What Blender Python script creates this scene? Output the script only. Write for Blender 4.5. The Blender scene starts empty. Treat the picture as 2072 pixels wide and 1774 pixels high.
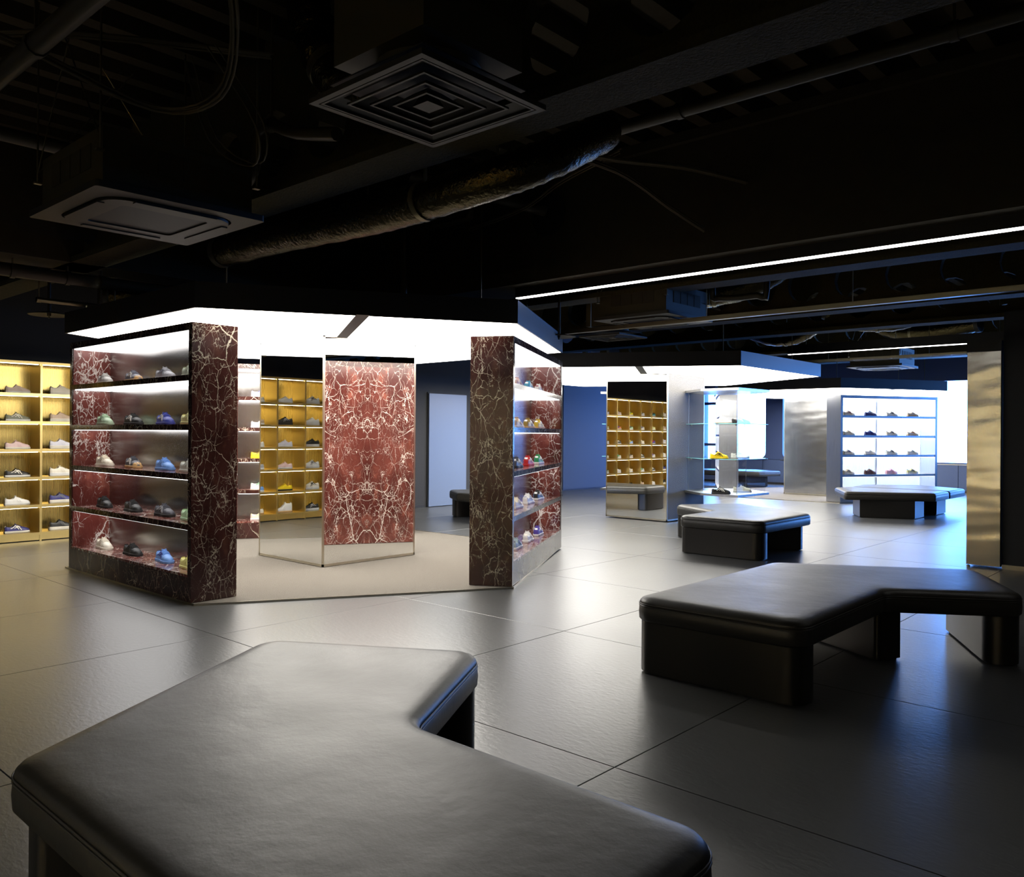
import bpy, math, random
from math import sin, cos, pi, radians as R
from mathutils import Vector, Matrix
random.seed(7)
S = bpy.context.scene
COL = S.collection

# ------------------------------------------------------------------ camera
cam_d = bpy.data.cameras.new('camera')
cam_d.sensor_width = 36.0
cam_d.lens = 1680 / 2072 * 36.0
cam_d.shift_y = -9 / 2072
cam_d.clip_end = 200
cam = bpy.data.objects.new('camera', cam_d)
COL.objects.link(cam)
cam.matrix_world = (Matrix.Translation((0, 0, 1.35)) @ Matrix.Rotation(R(42), 4, 'Z')
                    @ Matrix.Rotation(R(90), 4, 'X') @ Matrix.Rotation(0.0065, 4, 'Z'))
S.camera = cam

# ------------------------------------------------------------------ world, exposure
W = bpy.data.worlds.new('world')
S.world = W
W.use_nodes = True
bg = W.node_tree.nodes['Background']
bg.inputs[0].default_value = (0.115, 0.34, 1.0, 1)
bg.inputs[1].default_value = 29.0
S.view_settings.view_transform = 'Standard'
S.view_settings.look = 'None'
S.view_settings.exposure = 0.0
S.view_settings.gamma = 1.0
S.view_settings.use_curve_mapping = False
S.cycles.max_bounces = 9
S.cycles.diffuse_bounces = 4
S.cycles.glossy_bounces = 5
S.cycles.transparent_max_bounces = 12
S.cycles.caustics_reflective = False
S.cycles.caustics_refractive = False
S.cycles.sample_clamp_indirect = 6.0
CANOPY_E = 11.5      # strength of the light ceilings over the three islands
SHELF_E = 2.8
LED_E = 7.5
LINE_E = 8.0


def portal(name, loc, rot, sx, sy):
    l = bpy.data.lights.new(name, 'AREA')
    l.shape = 'RECTANGLE'
    l.size, l.size_y = sx, sy
    l.cycles.is_portal = True
    o = bpy.data.objects.new(name, l)
    o.location, o.rotation_euler = loc, rot
    COL.objects.link(o)


# ------------------------------------------------------------------ materials
MC = {}


def new_mat(name):
    m = bpy.data.materials.new(name)
    m.use_nodes = True
    nt = m.node_tree
    b = nt.nodes['Principled BSDF']
    return m, nt, b


def nd(nt, t, **k):
    n = nt.nodes.new(t)
    for a, v in k.items():
        setattr(n, a, v)
    return n


def lk(nt, a, b):
    nt.links.new(a, b)


def simple(name, col, rough=0.5, metal=0.0, spec=0.5, bump=0.0, bscale=40, var=0.0, coat=0.0):
    if name in MC:
        return MC[name]
    m, nt, b = new_mat(name)
    b.inputs['Base Color'].default_value = (*col, 1)
    b.inputs['Roughness'].default_value = rough
    b.inputs['Metallic'].default_value = metal
    b.inputs['Specular IOR Level'].default_value = spec
    b.inputs['Coat Weight'].default_value = coat
    if bump or var:
        tc = nd(nt, 'ShaderNodeTexCoord')
        nz = nd(nt, 'ShaderNodeTexNoise')
        nz.inputs['Scale'].default_value = bscale
        nz.inputs['Detail'].default_value = 4
        lk(nt, tc.outputs['Object'], nz.inputs['Vector'])
        if bump:
            bp = nd(nt, 'ShaderNodeBump')
            bp.inputs['Strength'].default_value = bump
            bp.inputs['Distance'].default_value = 0.01
            lk(nt, nz.outputs[0], bp.inputs['Height'])
            lk(nt, bp.outputs[0], b.inputs['Normal'])
        if var:
            mr = nd(nt, 'ShaderNodeMixRGB')
            mr.inputs[1].default_value = (*[c * (1 - var) for c in col], 1)
            mr.inputs[2].default_value = (*[min(1, c * (1 + var)) for c in col], 1)
            lk(nt, nz.outputs[0], mr.inputs[0])
            lk(nt, mr.outputs[0], b.inputs['Base Color'])
    MC[name] = m
    return m


def emis(name, col, e):
    if name in MC:
        return MC[name]
    m, nt, b = new_mat(name)
    b.inputs['Base Color'].default_value = (0.8, 0.8, 0.8, 1)
    b.inputs['Emission Color'].default_value = (*col, 1)
    b.inputs['Emission Strength'].default_value = e
    MC[name] = m
    return m


def brushed(name, col, rough=0.3, axis='x', wave=0.0, streak=0.25, metal=1.0, aniso=0.0):
    """brushed metal: fine streaks that run along one axis plus a slow waviness of the sheet"""
    m, nt, b = new_mat(name)
    b.inputs['Metallic'].default_value = metal
    if aniso:
        b.inputs['Anisotropic'].default_value = aniso
        tg = nd(nt, 'ShaderNodeTangent', direction_type='RADIAL', axis='Z')
        lk(nt, tg.outputs[0], b.inputs['Tangent'])
    tc = nd(nt, 'ShaderNodeTexCoord')
    mp = nd(nt, 'ShaderNodeMapping')
    sc = {'x': (1.5, 60, 220), 'z': (220, 220, 1.5)}[axis]
    mp.inputs['Scale'].default_value = sc
    lk(nt, tc.outputs['Object'], mp.inputs[0])
    nz = nd(nt, 'ShaderNodeTexNoise')
    nz.inputs['Scale'].default_value = 1.0
    nz.inputs['Detail'].default_value = 3
    lk(nt, mp.outputs[0], nz.inputs['Vector'])
    rr = nd(nt, 'ShaderNodeMapRange')
    rr.inputs[3].default_value = rough * (1 - streak)
    rr.inputs[4].default_value = rough * (1 + streak)
    lk(nt, nz.outputs[0], rr.inputs[0])
    lk(nt, rr.outputs[0], b.inputs['Roughness'])
    mx = nd(nt, 'ShaderNodeMixRGB')
    mx.inputs[1].default_value = (*[c * 0.86 for c in col], 1)
    mx.inputs[2].default_value = (*[min(1, c * 1.1) for c in col], 1)
    lk(nt, nz.outputs[0], mx.inputs[0])
    lk(nt, mx.outputs[0], b.inputs['Base Color'])
    if wave:
        mp2 = nd(nt, 'ShaderNodeMapping')
        mp2.inputs['Scale'].default_value = (1.2, 1.2, 3.2)
        lk(nt, tc.outputs['Object'], mp2.inputs[0])
        n2 = nd(nt, 'ShaderNodeTexNoise')
        n2.inputs['Scale'].default_value = 1.3
        n2.inputs['Detail'].default_value = 1
        lk(nt, mp2.outputs[0], n2.inputs['Vector'])
        bp = nd(nt, 'ShaderNodeBump')
        bp.inputs['Strength'].default_value = 1.0
        bp.inputs['Distance'].default_value = wave
        lk(nt, n2.outputs[0], bp.inputs['Height'])
        lk(nt, bp.outputs[0], b.inputs['Normal'])
    MC[name] = m
    return m


def marble(name, dark, light, vein, fold=False, rough=0.12, dens=1.0, off=0.0, warm=(0.26, 0.085, 0.055)):
    m, nt, b = new_mat(name)
    b.inputs['Roughness'].default_value = rough
    b.inputs['Specular IOR Level'].default_value = 0.5
    tc = nd(nt, 'ShaderNodeTexCoord')
    vec = tc.outputs['Object']
    if fold:                                    # book-matched slabs: mirrored left/right
        sx = nd(nt, 'ShaderNodeSeparateXYZ')
        lk(nt, vec, sx.inputs[0])
        ab = nd(nt, 'ShaderNodeMath', operation='SUBTRACT')
        ab.inputs[1].default_value = fold
        lk(nt, sx.outputs[0], ab.inputs[0])
        a2 = nd(nt, 'ShaderNodeMath', operation='ABSOLUTE')
        lk(nt, ab.outputs[0], a2.inputs[0])
        cx = nd(nt, 'ShaderNodeCombineXYZ')
        lk(nt, a2.outputs[0], cx.inputs[0])
        lk(nt, sx.outputs[1], cx.inputs[1])
        lk(nt, sx.outputs[2], cx.inputs[2])
        vec = cx.outputs[0]
    mp = nd(nt, 'ShaderNodeMapping')
    mp.inputs['Location'].default_value = (off, off * 0.7, off * 1.3)
    mp.inputs['Rotation'].default_value = (0.35, 0.75, 0.2)
    mp.inputs['Scale'].default_value = (1.0, 1.0, 0.62)
    lk(nt, vec, mp.inputs[0])
    vec = mp.outputs[0]
    wn = nd(nt, 'ShaderNodeTexNoise')
    wn.inputs['Scale'].default_value = 3.2
    wn.inputs['Detail'].default_value = 5
    wn.inputs['Roughness'].default_value = 0.6
    lk(nt, vec, wn.inputs['Vector'])
    s1 = nd(nt, 'ShaderNodeVectorMath', operation='SUBTRACT')
    s1.inputs[1].default_value = (0.5, 0.5, 0.5)
    lk(nt, wn.outputs[1], s1.inputs[0])
    s2 = nd(nt, 'ShaderNodeVectorMath', operation='SCALE')
    s2.inputs[3].default_value = 0.16
    lk(nt, s1.outputs[0], s2.inputs[0])
    s3 = nd(nt, 'ShaderNodeVectorMath', operation='ADD')
    lk(nt, vec, s3.inputs[0])
    lk(nt, s2.outputs[0], s3.inputs[1])
    wv = s3.outputs[0]

    def noise(scale, src=vec, det=3):
        n = nd(nt, 'ShaderNodeTexNoise')
        n.inputs['Scale'].default_value = scale
        n.inputs['Detail'].default_value = det
        lk(nt, src, n.inputs['Vector'])
        return n.outputs[0]

    def rng(src, a, b_, c, d):
        n = nd(nt, 'ShaderNodeMapRange')
        n.clamp = True
        for i, v in zip((1, 2, 3, 4), (a, b_, c, d)):
            n.inputs[i].default_value = v
        lk(nt, src, n.inputs[0])
        return n.outputs[0]

    def math(op, x, y):
        n = nd(nt, 'ShaderNodeMath', operation=op)
        n.use_clamp = op != 'DIVIDE'
        for i, v in enumerate((x, y)):
            if isinstance(v, (int, float)):
                n.inputs[i].default_value = v
            else:
                lk(nt, v, n.inputs[i])
        return n.outputs[0]

    def veins(scale, width, mask):
        v = nd(nt, 'ShaderNodeTexVoronoi', feature='DISTANCE_TO_EDGE')
        v.inputs['Scale'].default_value = scale
        lk(nt, wv, v.inputs['Vector'])
        w = math('MULTIPLY', mask, width)
        q = nd(nt, 'ShaderNodeMath', operation='DIVIDE')
        lk(nt, v.outputs['Distance'], q.inputs[0])
        w2 = nd(nt, 'ShaderNodeMath', operation='ADD')
        lk(nt, w, w2.inputs[0])
        w2.inputs[1].default_value = 0.0003
        lk(nt, w2.outputs[0], q.inputs[1])
        return rng(q.outputs[0], 0.35, 1.0, 1.0, 0.0)
    v1 = veins(3.6, 0.040 * dens, rng(noise(2.4, det=5), 0.47, 0.80, 0.0, 1.0))
    v2 = math('MULTIPLY', veins(6.3, 0.030 * dens, rng(noise(3.3, det=4), 0.40, 0.72, 0.0, 1.0)), rng(noise(11, det=2), 0.38, 0.5, 0.2, 1.0))
    v3 = math('MULTIPLY', veins(11, 0.036 * dens, rng(noise(4.0, det=4), 0.42, 0.66, 0.0, 1.0)), rng(noise(19, det=2), 0.40, 0.52, 0.1, 0.9))
    v5 = math('MULTIPLY', veins(21, 0.050 * dens, rng(noise(5.2, det=4), 0.46, 0.64, 0.0, 1.0)), rng(noise(30, det=2), 0.42, 0.55, 0.0, 0.8))
    v4 = math('MAXIMUM', v5, math('MULTIPLY', veins(40, 0.30 * dens, rng(noise(6.5, det=5), 0.58, 0.68, 0.0, 1.0)), rng(noise(55, det=2), 0.46, 0.56, 0.0, 0.8)))
    vv = math('MAXIMUM', math('MAXIMUM', v1, v2), math('MAXIMUM', v3, v4))
    bc = nd(nt, 'ShaderNodeMixRGB')
    bc.inputs[1].default_value = (*dark, 1)
    bc.inputs[2].default_value = (*light, 1)
    lk(nt, rng(noise(4.5, wv, 6), 0.38, 0.68, 0, 1), bc.inputs[0])
    b2 = nd(nt, 'ShaderNodeMixRGB')
    lk(nt, bc.outputs[0], b2.inputs[1])
    b2.inputs[2].default_value = (*warm, 1)
    lk(nt, rng(noise(9, wv, 4), 0.58, 0.72, 0, 0.5), b2.inputs[0])
    b3 = nd(nt, 'ShaderNodeMixRGB')
    lk(nt, b2.outputs[0], b3.inputs[1])
    b3.inputs[2].default_value = (*vein, 1)
    lk(nt, vv, b3.inputs[0])
    lk(nt, b3.outputs[0], b.inputs['Base Color'])
    MC[name] = m
    return m


def slate(name):
    m, nt, b = new_mat(name)
    b.inputs['Specular IOR Level'].default_value = 1.0
    g = nd(nt, 'ShaderNodeNewGeometry')
    n1 = nd(nt, 'ShaderNodeTexNoise')
    n1.inputs['Scale'].default_value = 1.1
    n1.inputs['Detail'].default_value = 7
    n1.inputs['Roughness'].default_value = 0.62
    lk(nt, g.outputs['Position'], n1.inputs['Vector'])
    mx = nd(nt, 'ShaderNodeMixRGB')
    mx.inputs[1].default_value = (0.052, 0.054, 0.055, 1)
    mx.inputs[2].default_value = (0.072, 0.073, 0.073, 1)
    lk(nt, n1.outputs[0], mx.inputs[0])
    # pale flecks
    n4 = nd(nt, 'ShaderNodeTexNoise')
    n4.inputs['Scale'].default_value = 9
    n4.inputs['Detail'].default_value = 6
    lk(nt, g.outputs['Position'], n4.inputs['Vector'])
    r4 = nd(nt, 'ShaderNodeMapRange')
    r4.inputs[1].default_value = 0.68
    r4.inputs[2].default_value = 0.80
    r4.inputs[4].default_value = 0.30
    lk(nt, n4.outputs[0], r4.inputs[0])
    m4 = nd(nt, 'ShaderNodeMixRGB')
    m4.inputs[2].default_value = (0.16, 0.16, 0.155, 1)
    lk(nt, r4.outputs[0], m4.inputs[0])
    lk(nt, mx.outputs[0], m4.inputs[1])
    lk(nt, m4.outputs[0], b.inputs['Base Color'])
    rr = nd(nt, 'ShaderNodeMapRange')
    rr.inputs[3].default_value = 0.31
    rr.inputs[4].default_value = 0.37
    lk(nt, n1.outputs[0], rr.inputs[0])
    lk(nt, rr.outputs[0], b.inputs['Roughness'])
    mp = nd(nt, 'ShaderNodeMapping')
    mp.inputs['Rotation'].default_value = (0, 0, R(42))
    mp.inputs['Scale'].default_value = (0.45, 1.0, 1.0)
    lk(nt, g.outputs['Position'], mp.inputs[0])
    n2 = nd(nt, 'ShaderNodeTexNoise')
    n2.inputs['Scale'].default_value = 46
    n2.inputs['Detail'].default_value = 5
    n2.inputs['Roughness'].default_value = 0.55
    n2.inputs['Distortion'].default_value = 0.4
    lk(nt, mp.outputs[0], n2.inputs['Vector'])
    bp = nd(nt, 'ShaderNodeBump')
    bp.inputs['Strength'].default_value = 0.26
    bp.inputs['Distance'].default_value = 0.005
    lk(nt, n2.outputs[0], bp.inputs['Height'])
    lk(nt, bp.outputs[0], b.inputs['Normal'])
    MC[name] = m
    return m


def leather(name):
    m, nt, b = new_mat(name)
    b.inputs['Specular IOR Level'].default_value = 0.42
    tc = nd(nt, 'ShaderNodeTexCoord')
    n1 = nd(nt, 'ShaderNodeTexNoise')
    n1.inputs['Scale'].default_value = 3.0
    n1.inputs['Detail'].default_value = 5
    lk(nt, tc.outputs['Object'], n1.inputs['Vector'])
    mx = nd(nt, 'ShaderNodeMixRGB')
    mx.inputs[1].default_value = (0.019, 0.0175, 0.0145, 1)
    mx.inputs[2].default_value = (0.032, 0.0295, 0.0245, 1)
    lk(nt, n1.outputs[0], mx.inputs[0])
    lk(nt, mx.outputs[0], b.inputs['Base Color'])
    rr = nd(nt, 'ShaderNodeMapRange')
    rr.inputs[3].default_value = 0.36
    rr.inputs[4].default_value = 0.50
    lk(nt, n1.outputs[0], rr.inputs[0])
    lk(nt, rr.outputs[0], b.inputs['Roughness'])
    n2 = nd(nt, 'ShaderNodeTexNoise')
    n2.inputs['Scale'].default_value = 9
    n2.inputs['Detail'].default_value = 8
    n2.inputs['Roughness'].default_value = 0.6
    lk(nt, tc.outputs['Object'], n2.inputs['Vector'])
    bp = nd(nt, 'ShaderNodeBump')
    bp.inputs['Strength'].default_value = 0.22
    bp.inputs['Distance'].default_value = 0.012
    lk(nt, n2.outputs[0], bp.inputs['Height'])
    lk(nt, bp.outputs[0], b.inputs['Normal'])
    MC[name] = m
    return m


def pane_mat(name, tint=(1, 1, 1), gloss=0.9, blend=0.15, haze=0.0):
    m = bpy.data.materials.new(name)
    m.use_nodes = True
    nt = m.node_tree
    for n in list(nt.nodes):
        nt.nodes.remove(n)
    out = nd(nt, 'ShaderNodeOutputMaterial')
    tr = nd(nt, 'ShaderNodeBsdfTransparent')
    tr.inputs[0].default_value = (*tint, 1)
    gl = nd(nt, 'ShaderNodeBsdfGlossy')
    gl.inputs[0].default_value = (gloss, gloss, gloss, 1)
    gl.inputs['Roughness'].default_value = 0.02
    lw = nd(nt, 'ShaderNodeLayerWeight')
    lw.inputs[0].default_value = 0.5
    pw = nd(nt, 'ShaderNodeMath', operation='POWER')
    pw.inputs[1].default_value = 4.0
    lk(nt, lw.outputs['Facing'], pw.inputs[0])
    ad = nd(nt, 'ShaderNodeMath', operation='MULTIPLY_ADD')
    ad.inputs[1].default_value = 0.8
    ad.inputs[2].default_value = blend * 0.25
    lk(nt, pw.outputs[0], ad.inputs[0])
    mx = nd(nt, 'ShaderNodeMixShader')
    lk(nt, ad.outputs[0], mx.inputs[0])
    lk(nt, tr.outputs[0], mx.inputs[1])
    lk(nt, gl.outputs[0], mx.inputs[2])
    last = mx.outputs[0]
    if haze:
        tl = nd(nt, 'ShaderNodeBsdfTranslucent')
        tl.inputs[0].default_value = (0.85, 0.93, 0.96, 1)
        m2 = nd(nt, 'ShaderNodeMixShader')
        m2.inputs[0].default_value = haze
        lk(nt, last, m2.inputs[1])
        lk(nt, tl.outputs[0], m2.inputs[2])
        last = m2.outputs[0]
    lk(nt, last, out.inputs[0])
    MC[name] = m
    return m


M_floor = slate('slate_tile')
M_grout = simple('tile_joint', (0.012, 0.012, 0.012), 0.9)
M_leather = leather('black_leather')
M_seam = simple('leather_seam', (0.045, 0.042, 0.037), 0.4)
M_base = simple('dark_bronze', (0.045, 0.042, 0.038), 0.33, 0.75, bump=0.05, bscale=6)
M_blackpaint = simple('black_paint', (0.009, 0.008, 0.006), 0.6)
M_ceil = simple('ceiling_paint', (0.055, 0.042, 0.016), 0.85, bump=0.3, bscale=30)
M_conc = simple('painted_concrete', (0.050, 0.040, 0.016), 0.8, bump=0.3, bscale=8, var=0.25)
M_rock = simple('rock_wool', (0.058, 0.045, 0.009), 0.95, bump=1.0, bscale=70, var=0.5)
M_pipe = simple('painted_pipe', (0.050, 0.040, 0.018), 0.5)
M_unit = simple('painted_plastic', (0.024, 0.019, 0.008), 0.55)
M_housing = simple('housing_paint_raised', (0.060, 0.047, 0.013), 0.6)  # lighter than the face plastic, standing in for light on upright sides
M_unitdark = simple('dark_grille', (0.006, 0.006, 0.005), 0.6)
M_foil = simple('foil_duct', (0.066, 0.053, 0.024), 0.26, 1.0, bump=1.0, bscale=32)
M_rod = simple('threaded_rod', (0.20, 0.17, 0.10), 0.4, 0.9)
M_cable = simple('cable', (0.12, 0.095, 0.045), 0.6)
M_wall = simple('dark_wall_paint', (0.022, 0.022, 0.023), 0.75, bump=0.15, bscale=90)
M_wallblue = simple('blue_wall_paint', (0.040, 0.062, 0.135), 0.7, bump=0.25, bscale=120, var=0.25)
M_panelgrey = simple('blue_wall_panel', (0.052, 0.078, 0.155), 0.6, bump=0.2, bscale=120, var=0.2)
M_door = simple('pale_blue_door', (0.15, 0.19, 0.28), 0.35, bump=0.05, bscale=60)
M_plaster = simple('grey_plaster', (0.125, 0.12, 0.112), 0.6, bump=0.7, bscale=110, var=0.2)
M_steel = brushed('brushed_steel', (0.50, 0.50, 0.50), 0.20, 'z', wave=0.006, aniso=0.6)
M_steelv = brushed('brushed_steel_upright', (0.60, 0.61, 0.63), 0.30, 'z', aniso=0.6)
M_steelback = brushed('steel_back_sheet', (0.44, 0.43, 0.425), 0.22, 'z', wave=0.004, streak=.12, aniso=0.7)
M_brass = brushed('brushed_brass', (0.70, 0.54, 0.22), 0.34, 'z', streak=0.2)
M_brassback = brushed('brass_back_sheet', (0.55, 0.41, 0.14), 0.27, 'z', wave=0.002)
M_warmsteel = brushed('warm_steel', (0.66, 0.62, 0.54), 0.20, 'z', wave=0.016, aniso=0.6)
M_trim = simple('metal_trim', (0.45, 0.42, 0.36), 0.3, 1.0)
M_champ = simple('champagne_frame', (0.62, 0.58, 0.48), 0.28, 1.0)
M_mirror = simple('mirror_glass', (0.93, 0.94, 0.93), 0.0, 1.0)
M_marble_red = marble('red_marble', (0.11, 0.025, 0.020), (0.22, 0.062, 0.048), (0.78, 0.70, 0.64), dens=1.25)  # lit copy: brightness of the lit shelf interiors put into the colour
M_marble_fold = marble('red_marble_bookmatched', (0.060, 0.014, 0.011), (0.120, 0.032, 0.024), (0.62, 0.54, 0.48), fold=1.25, dens=0.60, off=2.3)
M_marble_dark = marble('oxblood_marble_shaded', (0.035, 0.012, 0.010), (0.070, 0.024, 0.020), (0.55, 0.48, 0.38), off=5.1, dens=0.68, warm=(0.12, 0.05, 0.03))  # shaded copy of the marble for the less lit outer faces
M_carpet = simple('wool_carpet', (0.165, 0.15, 0.128), 0.95, bump=0.8, bscale=160, var=0.25, spec=0.1)
M_canopy = emis('canopy_light', (1.0, 0.96, 0.885), CANOPY_E)
M_shelflight = emis('shelf_light', (1.0, 0.985, 0.97), SHELF_E)
M_led = emis('led_strip', (1.0, 0.93, 0.72), LED_E)
M_line = emis('line_light', (1.0, 0.98, 0.94), LINE_E)
M_glass = pane_mat('clear_pane')
M_shelfglass = pane_mat('clear_shelf_glass', (0.90, 0.97, 0.97), blend=0.3)
M_fluted = pane_mat('fluted_glass', (0.94, 0.99, 1.0), blend=0.2, haze=0.55)
M_glassedge = simple('glass_edge', (0.25, 0.62, 0.66), 0.1)


# ------------------------------------------------------------------ mesh helpers
class MB:
    """collects faces; build() links them as one mesh object"""
    def __init__(s):
        s.v, s.f = [], []

    def add(s, vs, fs):
        n = len(s.v)
        s.v += [tuple(v) for v in vs]
        s.f += [tuple(i + n for i in f) for f in fs]
        return s

    def box(s, x0, x1, y0, y1, z0, z1, mat=None):
        vs = [(x, y, z) for z in (z0, z1) for y in (y0, y1) for x in (x0, x1)]
        if mat:
            vs = [mat @ Vector(v) for v in vs]
        return s.add(vs, [(0, 2, 3, 1), (4, 5, 7, 6), (0, 1, 5, 4), (2, 6, 7, 3), (0, 4, 6, 2), (1, 3, 7, 5)])

    def prism(s, poly, z0, z1):
        n = len(poly)
        a = sum(poly[i][0] * poly[(i + 1) % n][1] - poly[(i + 1) % n][0] * poly[i][1] for i in range(n))
        if a < 0:
            poly = poly[::-1]
        vs = [(x, y, z0) for x, y in poly] + [(x, y, z1) for x, y in poly]
        return s.add(vs, [tuple(range(n))[::-1], tuple(range(n, 2 * n))] + [(i, (i + 1) % n, (i + 1) % n + n, i + n) for i in range(n)])

    def frustum(s, p0, z0, p1, z1, caps=True):
        n = len(p0)
        fs = [(i, (i + 1) % n, (i + 1) % n + n, i + n) for i in range(n)]
        if caps:
            fs += [tuple(range(n))[::-1], tuple(range(n, 2 * n))]
        return s.add([(x, y, z0) for x, y in p0] + [(x, y, z1) for x, y in p1], fs)

    def tube(s, pts, r, n=8, closed=False, caps=True, rf=None):
        P = [Vector(p) for p in pts]
        m = len(P)
        rings = []
        up = None
        for i in range(m):
            if closed:
                t = (P[(i + 1) % m] - P[i - 1])
            else:
                t = P[min(i + 1, m - 1)] - P[max(i - 1, 0)]
            t.normalize()
            if up is None:
                up = t.orthogonal().normalized()
            u = (up - t * up.dot(t)).normalized()
            up = u
            w = t.cross(u)
            rr = rf(i / max(1, m - 1)) * r if rf else r
            rings.append([P[i] + (u * cos(2 * pi * k / n) + w * sin(2 * pi * k / n)) * rr for k in range(n)])
        vs = [v for q in rings for v in q]
        fs = []
        for i in range(m if closed else m - 1):
            j = (i + 1) % m
            for k in range(n):
                fs.append((i * n + k, i * n + (k + 1) % n, j * n + (k + 1) % n, j * n + k))
        if caps and not closed:
            fs += [tuple(range(n))[::-1], tuple((m - 1) * n + k for k in range(n))]
        return s.add(vs, fs)

    def lathe(s, prof, c=(0, 0, 0), n=24):
        vs, fs = [], []
        m = len(prof)
        for k in range(n):
            a = 2 * pi * k / n
            vs += [(c[0] + r * cos(a), c[1] + r * sin(a), c[2] + z) for r, z in prof]
        for k in range(n):
            q = (k + 1) % n
            for i in range(m - 1):
                fs.append((k * m + i, q * m + i, q * m + i + 1, k * m + i + 1))
        return s.add(vs, fs)

    def mesh(s, name, mat, smooth=None):
        me = bpy.data.meshes.new(name)
        me.from_pydata(s.v, [], s.f)
        me.materials.append(mat)
        if smooth is not None:
            for p in me.polygons:
                p.use_smooth = True
            me.set_sharp_from_angle(angle=R(smooth))
        return me

    def build(s, name, mat, parent=None, smooth=None):
        return link(name, s.mesh(name, mat, smooth), parent)


def link(name, me, parent=None):
    o = bpy.data.objects.new(name, me)
    COL.objects.link(o)
    if parent:
        o.parent = parent
    return o


def tag(o, label=None, cat=None, group=None, kind=None):
    for k, v in (('label', label), ('category', cat), ('group', group), ('kind', kind)):
        if v:
            o[k] = v
    return o


def empty(name, loc=(0, 0, 0), rz=0.0, label=None, cat=None, group=None):
    o = bpy.data.objects.new(name, None)
    o.empty_display_size = 0.1
    COL.objects.link(o)
    o.location = loc
    o.rotation_euler = (0, 0, rz)
    return tag(o, label, cat, group)


def struct(name, mb, mat, smooth=None):
    return tag(mb.build(name, mat, None, smooth), kind='structure')


def rounded(poly, r, seg=6):
    """polygon (ccw) with rounded corners, convex and concave"""
    out = []
    n = len(poly)
    for i in range(n):
        p = Vector(poly[i])
        a = (Vector(poly[i - 1]) - p).normalized()
        b = (Vector(poly[(i + 1) % n]) - p).normalized()
        ang = a.angle(b)
        d = r / math.tan(ang / 2)
        c = p + (a + b).normalized() * (r / sin(ang / 2))
        s0 = p + a * d - c
        s1 = p + b * d - c
        for k in range(seg + 1):
            t = k / seg
            v = s0 * (sin((1 - t) * (pi - ang)) / sin(pi - ang)) + s1 * (sin(t * (pi - ang)) / sin(pi - ang))
            out.append((c.x + v.x, c.y + v.y))
    return out


def inset(poly, d):
    n = len(poly)
    out = []
    for i in range(n):
        p = Vector(poly[i])
        e0 = (p - Vector(poly[i - 1])).normalized()
        e1 = (Vector(poly[(i + 1) % n]) - p).normalized()
        n0 = Vector((-e0.y, e0.x))
        n1 = Vector((-e1.y, e1.x))
        k = n0 + n1
        k = k / max(0.3, k.length_squared) * 2
        out.append((p.x + k.x * d, p.y + k.y * d))
    return out


def ccw(poly):
    n = len(poly)
    a = sum(poly[i][0] * poly[(i + 1) % n][1] - poly[(i + 1) % n][0] * poly[i][1] for i in range(n))
    return poly if a > 0 else poly[::-1]


def hexagon(c, s, rot=0):
    return [(c[0] + s * cos(R(rot + 60 * k)), c[1] + s * sin(R(rot + 60 * k))) for k in range(6)]


# ------------------------------------------------------------------ the room
AX0, AX1, BY0, BY1, CZ = -12.4, 4.0, -4.0, 22.2, 3.95
fl = struct('floor', MB().box(AX0 - .3, AX1, BY0, BY1 + .3, -0.12, -0.008), M_grout)
TA = [-1.94 - 1.605 * k for k in range(-4, 8)]
TB = [2.79 + 1.69 * k for k in range(-5, 13)]
for i in range(len(TA) - 1):
    for j in range(len(TB) - 1):
        x1, x0 = TA[i], TA[i + 1]
        y0, y1 = TB[j], TB[j + 1]
        x0, x1 = max(x0, AX0), min(x1, AX1)
        y0, y1 = max(y0, BY0), min(y1, BY1)
        if x1 - x0 < .05 or y1 - y0 < .05:
            continue
        g = 0.0022
        p = [(x0 + g, y0 + g), (x1 - g, y0 + g), (x1 - g, y1 - g), (x0 + g, y1 - g)]
        q = inset(p, 0.0015)
        mb = MB()
        mb.frustum(p, -0.008, p, -0.0012, caps=False)
        mb.frustum(p, -0.0012, q, 0.0, caps=False)
        mb.add([(x, y, 0.0) for x, y in q], [(0, 1, 2, 3)])
        mb.build('tile', M_floor, fl)

ce = struct('ceiling', MB().box(AX0 - .3, AX1, BY0, BY1 + .3, CZ, CZ + .15), M_ceil)
rib = MB().prism([(-0.055, 0), (0.055, 0), (0.085, 0.13), (-0.085, 0.13)], 0, 1)
# ribs run along y: turn the prism so that its length is y and its section is x/z
rv = [(x, z * (BY1 - BY0) + BY0, CZ - 0.13 + y) for x, y, z in rib.v]
ribm = bpy.data.meshes.new('rib')
ribm.from_pydata(rv, [], [f[::-1] for f in rib.f])
ribm.materials.append(M_ceil)
k = AX0 + 0.2
while k < AX1:
    o = link('rib', ribm, ce)
    o.location.x = k
    k += 0.33

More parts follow.
